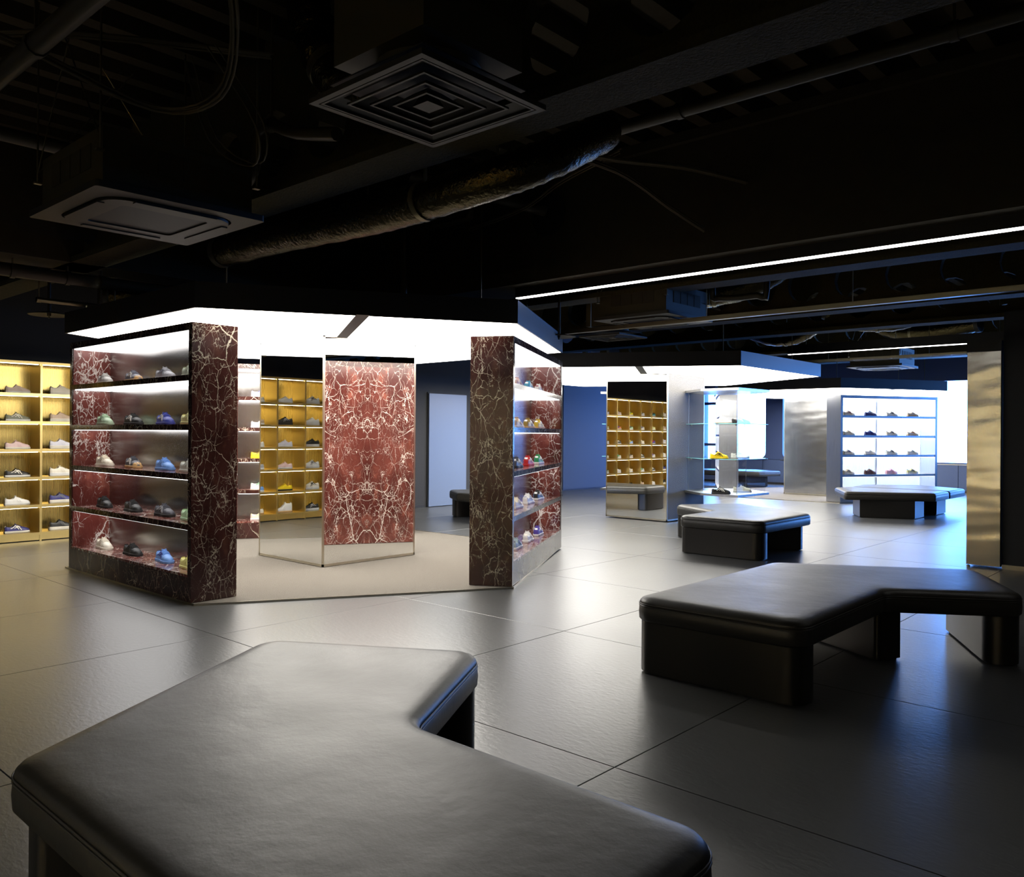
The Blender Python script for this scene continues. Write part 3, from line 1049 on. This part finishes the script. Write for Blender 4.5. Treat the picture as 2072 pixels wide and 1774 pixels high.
# ------------------------------------------------------------------ shelving units
def shelf_unit(loc, rz, L, label, style, tops=(0.23, 0.625, 1.02, 1.41, 1.80), zt=2.21, D=0.43):
    z00 = loc[2]
    root = empty('shelving_unit', loc, rz, label, 'shelving')
    zt -= z00
    tops = [t - z00 for t in tops]
    t = .055
    if style == 'marble':
        mo, mi, mbk, bk = M_marble_dark, M_marble_red, M_steelback, M_marble_fold
    else:
        mo, mi, mbk, bk = M_steelv, M_steelv, M_fluted, M_steelv
    mb = MB().box(0, t, 0, D, 0, zt)
    mb.build('end_panel', mo, root)
    MB().box(L - t, L, 0, D, 0, zt).build('end_panel', mo, root)
    if style == 'marble':
        # lining slabs inside both ends, in the brighter lit copy of the marble
        MB().box(t, t + .006, .01, D - .03, tops[0], zt - .06).build('end_lining', mi, root)
        MB().box(L - t - .006, L - t, .01, D - .03, tops[0], zt - .06).build('end_lining', mi, root)
    MB().box(t, L - t, 0, D, zt - .06, zt).build('top_panel', mo, root)
    MB().box(t + .01, L - t - .01, .015, D - .035, zt - .068, zt - .0605).build('light_panel', M_shelflight, root)
    if style == 'marble':
        MB().box(t, L - t, 0, .03, 0, tops[0] - .02).build('plinth', mo, root)
        MB().box(t, L - t, 0, D - .03, tops[0] - .02, tops[0]).build('shelf', mi, root)
        MB().box(t + .006, L - t - .006, D - .032, D - .026, tops[0], zt - .0605).build('back_sheet', mbk, root)
        MB().box(t, L - t, D - .026, D, 0, zt - .06).build('back_panel', bk, root)
    else:
        # fluted glass back in two sheets with a mullion
        for x0, x1 in ((t, L / 2 - .01), (L / 2 + .01, L - t)):
            n = int((x1 - x0) / .02)
            vs, fs = [], []
            for i in range(n * 4 + 1):
                x = x0 + (x1 - x0) * i / (n * 4)
                yy = D - .02 + .004 * cos(i * pi / 2)
                vs += [(x, yy, 0.12), (x, yy, zt - .07)]
            for i in range(n * 4):
                fs.append((2 * i, 2 * i + 2, 2 * i + 3, 2 * i + 1))
            MB().add(vs, fs).build('fluted_glass', M_fluted, root, 80)
        MB().box(L / 2 - .01, L / 2 + .01, D - .035, D - .005, 0.1, zt - .06).build('mullion', mo, root)
        MB().box(t, L - t, 0.0, D, 0.0, .12).build('plinth', mo, root)
    for z in tops[1 if style == 'marble' else 0:]:
        s = MB().box(t + .003, L - t - .003, 0.006, D - .034, z - .046, z)
        s.build('shelf', mo if style != 'marble' else mi, root)
        if style == 'marble':
            MB().box(t + .003, L - t - .003, 0.0, .006, z - .046, z).build('shelf_edge', mo, root)
        MB().box(t + .02, L - t - .02, .02, D - .05, z - .052, z - .0465).build('light_panel', M_shelflight, root)
    return root


U1 = shelf_unit((-8.65, 3.14, .0165), 0, 2.46, 'red marble shelving unit at left of the marble island', 'marble', D=.39)
U2 = shelf_unit((-4.845, 5.395, .0165), R(119.2), 2.62, 'red marble shelving unit at right of the marble island', 'marble', D=.39)
U3 = shelf_unit((-9.55, 5.38, .0165), R(60), 2.32, 'red marble shelving unit behind the mirrored pillar', 'marble')
U4 = shelf_unit((-6.25, 16.80, .0165), R(60), 2.45, 'brushed steel shelving unit with fluted glass back near the windows', 'steel', (0.575, 0.975, 1.37, 1.77), 2.18, 0.42)
U5 = shelf_unit((-10.2, 19.0, .0165), R(300), 2.55, 'brushed steel shelving unit seen end on behind glass shelves', 'steel', (0.575, 0.975, 1.37, 1.77), 2.30, 0.42)

# brass display wall: ten bays of six pigeonholes
GB0, GP, GN = 1.72, 0.50, 10
GT = [0.105 + .341 * i for i in range(6)]
gw = empty('brass_shelving_wall', (-11.15, GB0, 0), R(90), 'long brushed brass shelving wall of lit pigeonholes at far left', 'shelving')
gz = 2.17
divm = MB().box(-.013, .013, 0, .34, 0, gz).mesh('divider', M_brass)
for i in range(GN + 1):
    o = link('divider', divm, gw)
    o.location.x = i * GP
MB().box(-.013, GN * GP + .013, .34, .36, 0, gz).build('back_sheet', M_brassback, gw)
MB().box(-.013, GN * GP + .013, -.002, .34, gz, gz + .03).build('top_panel', M_brass, gw)
MB().box(-.013, GN * GP + .013, .004, .34, 0.012, GT[0] - .03).build('plinth', M_brass, gw)
shm = MB().box(.013, GP - .013, .0, .34, -.034, 0).mesh('shelf', M_brass)
led2 = MB().box(.025, GP - .025, .03, .055, -.006, 0).mesh('led_strip', emis('led_strip_boosted', (1.0, 0.88, 0.62), 34.0))  # strips of the unseen wall, boosted to light the bench fronts
ldm = MB().box(.025, GP - .025, .03, .055, -.006, 0).mesh('led_strip', M_led)
for i in range(GN):
    for j, z in enumerate(GT):
        o = link('shelf', shm, gw)
        o.location = (i * GP, 0, z)
        o = link('led_strip', ldm, gw)
        o.location = (i * GP, 0, (GT[j + 1] - .0345) if j < 5 else gz - .0005)

g2 = empty('brass_shelving_wall', (1.5, BY0 + .40, 0), pi, 'unseen brass shelving wall added behind the camera for warm light and reflections', 'shelving')  # added out of view to warm the benches and the steel post
MB().box(-.013, 8.013, .34, .36, 0, gz).build('back_sheet', M_brassback, g2)
MB().box(-.013, 8.013, -.002, .34, gz, gz + .03).build('top_panel', M_brass, g2)
MB().box(-.013, 8.013, .004, .34, 0.012, GT[0] - .03).build('plinth', M_brass, g2)
for i in range(17):
    o = link('divider', divm, g2)
    o.location.x = i * GP
for i in range(16):
    for j, z in enumerate(GT):
        o = link('shelf', shm, g2)
        o.location = (i * GP, 0, z)
        o = link('led_strip', led2, g2)
        o.location = (i * GP, 0, (GT[j + 1] - .0345) if j < 5 else gz - .0005)


# ------------------------------------------------------------------ glass shelves on the plaster pillar
def glass_tower(flip, label, ox, sx):
    root = empty('glass_display_shelf', (ox, 11.67, 0), 0 if not flip else pi, label, 'shelf')
    P = [(0.0, .0), (.50, -.40), (1.13, -.42), (1.16, .55), (.6, .98), (0, .80)]
    if flip:
        P = [(x * .13, y * .6) for x, y in P]
    P = ccw(P)
    MB().prism(P, .44, .475).build('bottom_plate', M_steelv, root)
    MB().prism(P, 2.02, 2.055).build('top_plate', M_steelv, root)
    for z in (1.0, 1.53):
        q = inset(P, .02)
        MB().prism(q, z - .010, z - .001).build('glass_shelf', M_shelfglass, root)
        mb = MB()
        ring(mb, inset(P, .016), q, z - .010, z - .001)
        mb.build('glass_edge', M_glassedge, root)
        for p in inset(P, .09)[:5:2]:
            MB().lathe([(0, -.035), (.012, -.035), (.012, -.012), (0, -.012)], (p[0], p[1], z), 8).build('bracket', M_trim, root)
    # vertical glass fins carrying the shelves
    q = inset(P, .05)
    for i in (0, 2, 4) if not flip else (0, 2):
        a = Vector(q[i])
        b_ = Vector(q[(i + 1) % len(q)])
        d = (b_ - a).normalized() * .004
        m = (d.x, d.y)
        MB().prism([(a.x, a.y), (b_.x, b_.y), (b_.x - m[1], b_.y + m[0]), (a.x - m[1], a.y + m[0])], .475, 2.02).build('glass_fin', M_glass, root)
        MB().tube([(a.x, a.y, .475), (a.x, a.y, 2.02)], .004, 6).build('edge_rod', M_trim, root)
    return root


G1 = glass_tower(False, 'glass shelf tower on the grey side of the plaster pillar', -6.80, 1)
G2 = glass_tower(True, 'narrow glass shelf tower at left side of the plaster pillar', -7.95, 1)


# ------------------------------------------------------------------ leather benches
def bench(name, poly, legs, label, r=0.12, h=.43):
    poly = ccw(poly)
    c = Vector((sum(p[0] for p in poly) / len(poly), sum(p[1] for p in poly) / len(poly)))
    L = [(p[0] - c.x, p[1] - c.y) for p in poly]
    root = empty(name, (c.x, c.y, 0), 0, label, 'bench')
    out = rounded(L, r, 7)
    zb = h - .135
    prof = [(.012, zb), (.0, zb + .012), (-.003, zb + .05), (.0, h - .047), (.004, h - .042), (.001, h - .037), (.006, h - .022), (.018, h - .010), (.040, h - .002), (.075, h + .001), (.13, h + .002)]
    n = len(out)
    vs, fs = [], []
    cur = out
    for d, z in prof:
        q = inset(out, d) if d <= .04 else inset(rounded(inset(L, d - .04), max(.03, r - (d - .04) * .6), 7), .04)
        vs += [(x, y, z) for x, y in q]
    for k_ in range(len(prof) - 1):
        for i in range(n):
            j = (i + 1) % n
            fs.append((k_ * n + i, k_ * n + j, (k_ + 1) * n + j, (k_ + 1) * n + i))
    fs.append(tuple(range(n))[::-1])
    fs.append(tuple((len(prof) - 1) * n + i for i in range(n)))
    MB().add(vs, fs).build('cushion', M_leather, root, 60)
    for dz in (.048, .036):
        MB().tube([(x, y, h - dz) for x, y in inset(out, -.0005)], .003, 5, closed=True).build('seam', M_seam, root, 80)
    for lg in legs:
        lp = ccw([(p[0] - c.x, p[1] - c.y) for p in lg[0]])
        rr = rounded(lp, lg[1], 5) if lg[1] else lp
        MB().prism(rr, 0.012, zb).build('leg', M_base, root, 35)
        MB().prism(inset(rr, .02), 0.0, .012).build('foot', M_blackpaint, root)
    return root


def V(x, y):
    return Vector((x, y))


def along(p, q, t, w0=0.0, w1=1.0, side=1, ins=0.015):
    """slab of thickness t lying inside edge p-q"""
    d = (q - p).normalized()
    nn = Vector((-d.y, d.x)) * side
    a = p + d * ins + nn * ins
    b_ = q - d * ins + nn * ins
    return [tuple(a), tuple(b_), tuple(b_ + nn * t), tuple(a + nn * t)]


# bench to the right
A, B, C, D, E_, F = V(-2.66, 3.98), V(-2.66, 5.80), V(-1.47, 6.50), V(-1.00, 5.62), V(-1.66, 5.20), V(-1.66, 3.98)
bench('leather_bench', [tuple(v) for v in (A, B, C, D, E_, F)],
      [(along(A, F, .24, side=1), .10), (along(C, D, .20, side=-1), .09),
       ([(-2.60, 5.62), (-1.70, 5.17), (-1.60, 5.33), (-2.50, 5.78)], .03)],
      'black leather chevron bench on bronze slab legs at right')
# bench in the foreground
A, B, C, D, E_, F = V(-2.59, .78), V(-3.32, 2.04), V(-2.46, 2.56), V(-2.00, 1.77), V(-.91, 1.77), V(-.88, .77)
bench('leather_bench', [tuple(v) for v in (A, B, C, D, E_, F)],
      [(along(B, C, .20, side=-1), .09), (along(E_, F, .22, side=-1), .09),
       ([(-2.56, .82), (-2.40, .80), (-1.98, 1.60), (-2.10, 1.70)], .03)],
      'large black leather chevron bench closest to the camera')
# middle bench
A, B, C, D, E_, F = V(-4.98, 8.38), V(-3.95, 8.38), V(-3.95, 9.72), V(-5.26, 10.5), V(-5.80, 9.68), V(-4.98, 9.18)
bench('leather_bench', [tuple(v) for v in (A, B, C, D, E_, F)],
      [(along(A, B, .24, side=1), .10), (along(D, E_, .2, side=1), .09),
       ([(-4.90, 9.20), (-4.80, 9.08), (-4.0, 9.52), (-4.02, 9.66)], .04)],
      'smaller black leather chevron bench beyond the right bench')
# far two-piece bench
fb = bench('leather_bench', [(-5.12, 13.95), (-3.90, 14.62), (-3.90, 15.42), (-5.55, 15.42), (-5.68, 15.0)],
           [([(-5.22, 14.62), (-4.93, 14.12), (-4.17, 14.46), (-4.17, 14.95), (-5.0, 15.2)], 0)],
           'far black leather bench piece with angled front facing the camera', .05)
bench('leather_bench', [(-3.90, 15.44), (-3.90, 16.42), (-4.85, 17.0), (-5.65, 16.3), (-5.55, 15.44)],
      [([(-4.9, 15.55), (-4.12, 15.50), (-4.12, 16.05), (-4.9, 16.05)], 0)],
      'far black leather bench piece pushed against the angled one', .05)
bench('leather_bench', [(-11.5, 20.75), (-10.2, 21.35), (-9.3, 20.85), (-9.55, 20.1), (-10.4, 19.9), (-11.6, 19.9)],
      [([(-10.75, 20.2), (-9.85, 20.05), (-9.62, 20.75), (-10.5, 20.9)], 0)],
      'blue lit leather bench below the rounded window', .05)
bench('leather_bench', [(-9.95, 9.50), (-9.30, 9.05), (-8.08, 9.05), (-8.08, 9.75), (-8.9, 10.1), (-9.55, 10.15)],
      [([(-9.88, 9.50), (-9.66, 9.37), (-9.50, 9.66), (-9.70, 9.80)], .05), ([(-8.30, 9.08), (-8.11, 9.08), (-8.11, 9.68), (-8.30, 9.72)], .05)],
      'leather bench half hidden behind the right marble unit', .10)

# ------------------------------------------------------------------ sneakers
COLS = {
    'white': (.82, .80, .76), 'ivory': (.80, .74, .62), 'cream': (.78, .70, .56), 'black': (.018, .018, .018), 'charcoal': (.07, .07, .085),
    'slate grey': (.16, .165, .20), 'silver grey': (.38, .38, .41), 'pale grey': (.52, .50, .47), 'pale sage': (.50, .58, .44), 'sage green': (.42, .55, .38),
    'royal blue': (.045, .06, .30), 'pale yellow': (.72, .70, .34), 'sky blue': (.16, .32, .68), 'off white': (.66, .68, .62), 'mint green': (.50, .72, .46),
    'lemon yellow': (.80, .78, .30), 'yellow': (.85, .62, .02), 'pale pink': (.78, .56, .53), 'blush beige': (.70, .55, .46), 'olive grey': (.22, .22, .15),
    'navy blue': (.035, .035, .17), 'tan': (.55, .40, .28), 'lilac white': (.66, .64, .70), 'red': (.55, .02, .02), 'green': (.03, .30, .10),
    'bronze': (.36, .24, .05), 'gold': (.66, .46, .05), 'turquoise': (.10, .40, .58), 'maroon': (.22, .03, .05), 'pink': (.80, .45, .55),
    'purple': (.10, .06, .35), 'grey blue': (.34, .42, .45), 'orange': (.62, .22, .06), 'brown': (.10, .045, .035), 'gum': (.62, .38, .16),
    'beige': (.60, .50, .38), 'teal': (.04, .22, .22), 'light beige': (.66, .58, .48),
}


def colmat(kind, c):
    key = kind + '_' + c.replace(' ', '_')
    if key in MC:
        return MC[key]
    r = {'leather': .45, 'rubber': .65, 'lace': .8, 'lining': .9}[kind]
    return simple(key, COLS[c], r, 0, .4)


def lerp_tab(tab, t):
    for (a, va), (b_, vb) in zip(tab, tab[1:]):
        if t <= b_:
            u = (t - a) / (b_ - a)
            u = u * u * (3 - 2 * u)
            return va + (vb - va) * u
    return tab[-1][1]


def shoe_meshes(kind):
    """upper, lining, sole, laces, stripes, heel tab and toe cap of a sneaker, toe towards +x, length about 0.28"""
    Ln = .275
    soleh = {'low': .020, 'chunky': .036, 'high': .024}[kind]
    hs = {'low': 1.0, 'chunky': 1.05, 'high': 1.0}[kind]
    W_ = [(0, .022), (.08, .032), (.25, .036), (.45, .036), (.68, .046), (.85, .042), (.95, .028), (1, .010)]
    Hh = [(0, .050), (.05, .066), (.16, .056), (.28, .054), (.40, .078), (.50, .070), (.70, .050), (.88, .036), (.96, .026), (1, .010)]
    if kind == 'high':
        Hh = [(0, .118), (.06, .128), (.16, .128), (.28, .130), (.38, .134), (.50, .092), (.70, .056), (.88, .042), (.96, .028), (1, .012)]
    ns, m = 26, 13
    top = lambda t: lerp_tab(Hh, t) * hs
    wid = lambda t: lerp_tab(W_, t)
    side = lambda t: .004 * sin(pi * t * 1.3)

    def pt(t, a, grow=0.0):
        w, h = wid(t) + grow, top(t) + grow
        ca, sa = cos(a), sin(a)
        fr = max(0.0, min(1.0, (t - .36) / .3))
        pw_ = .48 + .30 * fr
        ze = .42 + .40 * fr
        y = w * (abs(ca) ** pw_) * (1 if ca >= 0 else -1)
        narrow = 1 - (.30 if t < .5 else .15) * (sa ** 2)
        z = h * (sa ** ze if sa > 1e-6 else 0)
        return Vector(((t - .5) * Ln, y * narrow + side(t), soleh + z))
    vs = []
    for i in range(ns + 1):
        t = i / ns
        for k_ in range(m):
            a = pi * k_ / (m - 1)
            p = pt(t, a)
            if .07 < t < .37 and 4 <= k_ <= m - 5:
                dep = min(1, (t - .05) / .05, (.39 - t) / .05) * (.036 if kind != 'high' else .06)
                p.z -= dep
            vs.append(p)
    uf, lf = [], []
    for i in range(ns):
        t = (i + .5) / ns
        for k_ in range(m - 1):
            f = (i * m + k_, (i + 1) * m + k_, (i + 1) * m + k_ + 1, i * m + k_ + 1)
            (lf if .085 < t < .36 and 4 <= k_ <= m - 6 else uf).append(f)
    uf.append(tuple(range(m)))
    uf.append(tuple(ns * m + k_ for k_ in range(m))[::-1])
    up, ln = MB().add(vs, [f[::-1] for f in uf]), MB().add(vs, [f[::-1] for f in lf])
    # sole
    so = []
    N = 22
    for i in range(N):
        t = i / (N - 1)
        so.append(((t - .5) * Ln * 1.02, wid(t) * 1.06 + .004 + side(t)))
    for i in range(N - 1, -1, -1):
        t = i / (N - 1)
        so.append(((t - .5) * Ln * 1.02, -(wid(t) * 1.06 + .004) + side(t)))
    so = ccw(so)
    sl = MB()
    q = [(x * .985, y * .94) for x, y in so]
    sl.frustum(q, 0.0, so, .006, caps=False)
    sl.frustum(so, .006, so, soleh, caps=False)
    q2 = [(x * .99, y * .93) for x, y in so]
    sl.frustum(so, soleh, q2, soleh + .003, caps=False)
    nn = len(so)
    sl.add([(x, y, 0) for x, y in q], [tuple(range(nn))[::-1]])
    sl.add([(x, y, soleh + .003) for x, y in q2], [tuple(range(nn))])
    # laces
    lc = MB()
    for i in range(5):
        t = .43 + i * .055
        P = [pt(t, pi * u, .0035) for u in (.30, .40, .5, .60, .70)]
        lc.tube(P, .0032, 5)
    bow = pt(.41, pi / 2, .004)
    for s_ in (1, -1):
        lc.tube([bow, bow + Vector((.004, s_ * .018, .008)), bow + Vector((.010, s_ * .022, -.002)), bow + Vector((.004, s_ * .006, 0))], .0026, 5)
    # side stripes: two long curved bands crossed by two short ones
    sp = MB()

    def band(pts, s_, w=.0042):
        P = []
        for t, u in pts:
            a = pi * u if s_ > 0 else pi * (1 - u)
            P.append(pt(t, a, .0016))
        vs2, fs2 = [], []
        for i, p in enumerate(P):
            d = (P[min(i + 1, len(P) - 1)] - P[max(i - 1, 0)]).normalized()
            nrm = Vector((0, s_, .25)).normalized()
            b_ = d.cross(nrm).normalized() * w
            vs2 += [p - b_, p + b_, p - b_ + nrm * .0018, p + b_ + nrm * .0018]
        for i in range(len(P) - 1):
            j, k2 = 4 * i, 4 * i + 4
            fs2 += [(j + 2, j + 3, k2 + 3, k2 + 2), (j, j + 2, k2 + 2, k2), (j + 1, k2 + 1, k2 + 3, j + 3)]
        sp.add(vs2, fs2)
    for s_ in (1, -1):
        band([(.22, .10), (.30, .16), (.40, .22), (.50, .26), (.58, .24)], s_)
        band([(.36, .05), (.44, .12), (.52, .20), (.60, .30)], s_)
        band([(.40, .30), (.46, .18), (.54, .05)], s_)
        band([(.50, .34), (.56, .20), (.64, .05)], s_)
    # heel tab
    ht = MB()
    hv = []
    for i in range(4):
        t = .0 + i * .02
        for u in (.34, .42, .5, .58, .66):
            hv.append(pt(t, pi * u, .0025))
    ht.add(hv, [(i * 5 + k_, i * 5 + k_ + 1, (i + 1) * 5 + k_ + 1, (i + 1) * 5 + k_) for i in range(3) for k_ in range(4)])
    # toe guard
    tg = MB()
    tv = []
    for i in range(5):
        t = .86 + i * .034
        for u in (0, .15, .3, .5, .7, .85, 1):
            tv.append(pt(t, pi * u, .0012))
    tg.add(tv, [(i * 7 + k_, (i + 1) * 7 + k_, (i + 1) * 7 + k_ + 1, i * 7 + k_ + 1) for i in range(4) for k_ in range(6)][:])
    base = colmat('leather', 'white')
    return [(n_, mb_.mesh('shoe_' + n_, base, 50)) for n_, mb_ in (('upper', up), ('lining', ln), ('sole', sl), ('laces', lc), ('side_stripes', sp), ('heel_tab', ht), ('toe_guard', tg))]


SHOES = {k_: shoe_meshes(k_) for k_ in ('low', 'chunky', 'high')}


def shoe(loc, rz, label, group, upper, sole='white', stripe=None, kind='low', lining=None, toe=None, lace=None):
    root = empty('sneaker', loc, rz, label, 'shoe', group)
    dark = upper in ('black', 'charcoal', 'navy blue', 'brown')
    mats = {'upper': colmat('leather', upper), 'lining': colmat('lining', lining or ('charcoal' if dark else 'beige')),
            'sole': colmat('rubber', sole), 'laces': colmat('lace', lace or upper), 'side_stripes': colmat('leather', stripe or upper),
            'heel_tab': colmat('leather', stripe or upper), 'toe_guard': colmat('leather', toe or upper)}
    for n_, me in SHOES[kind]:
        if n_ == 'toe_guard' and not toe:
            continue
        o = bpy.data.objects.new(n_, me)
        o.parent = root
        COL.objects.link(o)
        o.material_slots[0].link = 'OBJECT'
        o.material_slots[0].material = mats[n_]
    return root


def desc(upper, sole, stripe, kind):
    d = upper
    if stripe and stripe != upper:
        d += ' with %s stripes' % stripe
    elif sole not in ('white', upper):
        d += ' with %s sole' % sole
    k_ = {'low': 'sneaker', 'chunky': 'chunky sneaker', 'high': 'high top sneaker'}[kind]
    parts = d.split(' with ')
    return parts[0] + ' ' + k_ + (' with ' + parts[1] if len(parts) > 1 else '')


NUM = ['first', 'second', 'third', 'fourth', 'fifth', 'sixth', 'seventh', 'eighth', 'ninth', 'tenth']
ROWS5 = ['top', 'second', 'third', 'fourth', 'bottom']


def place(unit, loc, rz, x, y, z, toe, group, where, spec):
    upper, sole, stripe, kind, extra = (list(spec) + [None] * 5)[:5]
    sole = sole or 'white'
    kind = kind or 'low'
    c_, s_ = cos(rz), sin(rz)
    wx, wy = loc[0] + x * c_ - y * s_, loc[1] + x * s_ + y * c_
    shoe((wx, wy, z + .0005), rz + toe, desc(upper, sole, stripe, kind) + ', ' + where, group, upper, sole, stripe, kind, toe=extra)


LEFT = [
    [('pale grey', 'pale grey'), ('slate grey', 'gum', 'white', 'low', 'gum'), ('silver grey', 'silver grey', 'slate grey'), ('pale sage', 'pale sage')],
    [('sage green', 'sage green'), ('black', 'black', 'white'), ('royal blue', 'royal blue', 'pale grey'), ('pale yellow', 'pale yellow')],
    [('cream', 'ivory'), ('charcoal', 'gum', 'white', 'low', 'gum'), ('sky blue', 'sky blue'), ('off white', 'off white')],
    [('black', 'black'), ('black', 'black', 'charcoal'), ('charcoal', 'black', 'silver grey'), ('mint green', 'mint green')],
    [('ivory', 'ivory'), ('black', 'black'), ('sky blue', 'sky blue', 'royal blue'), ('lemon yellow', 'lemon yellow')],
]
LT = [1.80, 1.41, 1.02, 0.625, 0.23]
for r_, row in enumerate(LEFT):
    for c_, sp_ in enumerate(row):
        place(None, (-8.65, 3.14), 0, .46 + .565 * c_ + (.0, .03, .06, .0)[c_], .15 + .012 * ((c_ * 7 + r_ * 3) % 3), LT[r_], R(-4 + 3 * ((r_ + c_) % 3)), 'sneakers on the left marble unit',
              'left marble unit, %s shelf, %s from left' % (ROWS5[r_], NUM[c_]), sp_)
RIGHT = [
    [('pale pink', 'white', 'white'), ('turquoise', 'white', 'white'), ('white', 'white', 'maroon')],
    [('tan', 'white', 'white'), ('bronze', 'gum', 'white'), ('gold', 'gum', 'white')],
    [('charcoal', 'black', 'pale grey'), ('red', 'red', 'white'), ('green', 'white', 'white')],
    [('cream', 'white', 'beige'), ('white', 'white', 'silver grey'), ('black', 'white', 'white')],
    [('grey blue', 'white', 'charcoal'), ('white', 'white', 'ivory'), ('purple', 'white', 'white')],
]
for r_, row in enumerate(RIGHT):
    for c_, sp_ in enumerate(row):
        place(None, (-4.845, 5.395), R(119.2), .88 + .56 * c_, .16, LT[r_], R(2 - 3 * (r_ % 2)), 'sneakers on the right marble unit',
              'right marble unit, %s shelf, %s from left' % (ROWS5[r_], NUM[c_]), sp_)
BACK = [
    [('ivory', 'ivory', 'royal blue'), ('white', 'white', 'red')],
    [('white', 'white'), ('cream', 'white')],
    [('yellow', 'yellow', 'black'), ('black', 'white', 'yellow')],
    [('off white', 'white', 'green'), ('white', 'white', 'navy blue')],
    [('ivory', 'white', 'lemon yellow'), ('pale pink', 'white')],
]
for r_, row in enumerate(BACK):
    for c_, sp_ in enumerate(row):
        place(None, (-9.55, 5.38), R(60), .36 + .52 * c_, .16, LT[r_], 0, 'sneakers on the marble unit behind the pillar',
              '%s on %s shelf behind mirrored pillar' % (NUM[c_], ROWS5[r_]), sp_)
STEEL = [
    [('light beige', 'white', 'maroon'), ('navy blue', 'navy blue', 'silver grey'), ('white', 'white', 'charcoal'), ('beige', 'gum')],
    [('ivory', 'white', 'tan'), ('navy blue', 'navy blue'), ('cream', 'white', 'charcoal'), ('ivory', 'gum', 'orange')],
    [('ivory', 'white', 'navy blue'), ('white', 'white'), ('off white', 'white', 'black'), ('white', 'white', 'grey blue')],
    [('cream', 'white', 'charcoal'), ('brown', 'brown'), ('pink', 'pink'), ('pale yellow', 'white', 'charcoal')],
]
for r_, row in enumerate(STEEL):
    for c_, sp_ in enumerate(row):
        place(None, (-6.25, 16.80), R(60), .33 + .54 * c_, .16, (1.77, 1.37, .975, .575)[r_], 0, 'sneakers on the steel unit',
              'steel unit, %s shelf, %s from left' % (ROWS5[r_], NUM[c_]), sp_)
# brass wall: columns counted from the camera end; rows from the top
GOLD = [
    [('white', 'white', 'black', 'chunky'), ('white', 'white', None, 'chunky'), ('black', 'white', None, 'chunky'), ('white', 'white', 'charcoal', 'chunky'), ('ivory', 'white', 'black', 'chunky'), ('black', 'white', 'silver grey', 'chunky')],
    [('white', 'white'), ('black', 'black', 'silver grey', 'chunky'), ('lilac white', 'white'), ('pale pink', 'white'), ('yellow', 'black'), ('white', 'gum', None, 'high')],
    [('cream', 'white'), ('tan', 'white'), ('white', 'white', 'red'), ('silver grey', 'white'), ('sky blue', 'white'), ('ivory', 'gum')],
    [('blush beige', 'white'), ('olive grey', 'white', 'ivory'), ('pale pink', 'ivory'), ('black', 'white', 'ivory'), ('white', 'white'), ('navy blue', 'ivory', 'ivory')],
    [('cream', 'ivory', None, 'chunky'), ('tan', 'ivory', None, 'chunky'), ('lilac white', 'ivory', None, 'chunky'), ('ivory', 'white', None, 'chunky'), ('navy blue', 'ivory', 'charcoal', 'chunky'), ('black', 'ivory', None, 'chunky')],
    [('teal', 'white', 'black'), ('pale yellow', 'white'), ('royal blue', 'white', 'red'), ('white', 'white', 'purple'), ('black', 'white', 'white'), ('white', 'white')],
    [('white', 'white', 'black'), ('ivory', 'white', 'navy blue'), ('cream', 'white'), ('black', 'white', 'ivory'), ('pale grey', 'white', 'green'), ('tan', 'white')],
    [('yellow', 'white', 'green'), ('mint green', 'white', 'black'), ('sky blue', 'ivory', 'yellow'), ('beige', 'ivory', 'black'), ('cream', 'white'), ('black', 'white')],
    [('blush beige', 'white'), ('orange', 'white', 'purple'), ('black', 'white', 'ivory'), ('cream', 'white', 'green'), ('white', 'white'), ('silver grey', 'white')],
    [('lilac white', 'white', 'navy blue'), ('pale yellow', 'white', 'black'), ('white', 'white', 'purple'), ('ivory', 'gum', 'olive grey'), ('pale sage', 'white', 'green'), ('charcoal', 'white')],
]
ROWS6 = ['top', 'second', 'third', 'fourth', 'fifth', 'bottom']
for c_, colm in enumerate(GOLD):
    for r_, sp_ in enumerate(colm):
        place(None, (-11.15, GB0), R(90), GP * c_ + .285, .155, GT[5 - r_], 0, 'sneakers on the brass shelving wall',
              '%s row, %s column of brass wall' % (ROWS6[r_], NUM[c_]), sp_)
for (x, y, z, rz, sp_, w) in (
        (-5.98, 11.36, 1.53, R(48), ('white', 'ivory'), 'upper glass shelf at front left'), (-5.98, 11.95, 1.53, R(20), ('black', 'black', 'pink'), 'upper glass shelf at back right'),
        (-6.02, 11.33, 1.00, R(48), ('yellow', 'yellow', 'black'), 'middle glass shelf at front left'), (-5.98, 11.93, 1.00, R(25), ('white', 'white', 'silver grey'), 'middle glass shelf at back right'),
        (-5.99, 11.34, .475, R(44), ('black', 'black', 'white'), 'bottom plate at front left'), (-5.95, 11.95, .475, R(25), ('ivory', 'white', 'cream'), 'bottom plate at back right')):
    place(None, (x, y), 0, 0, 0, z, rz, 'sneakers on the glass shelf tower', w + ' of glass tower', sp_)
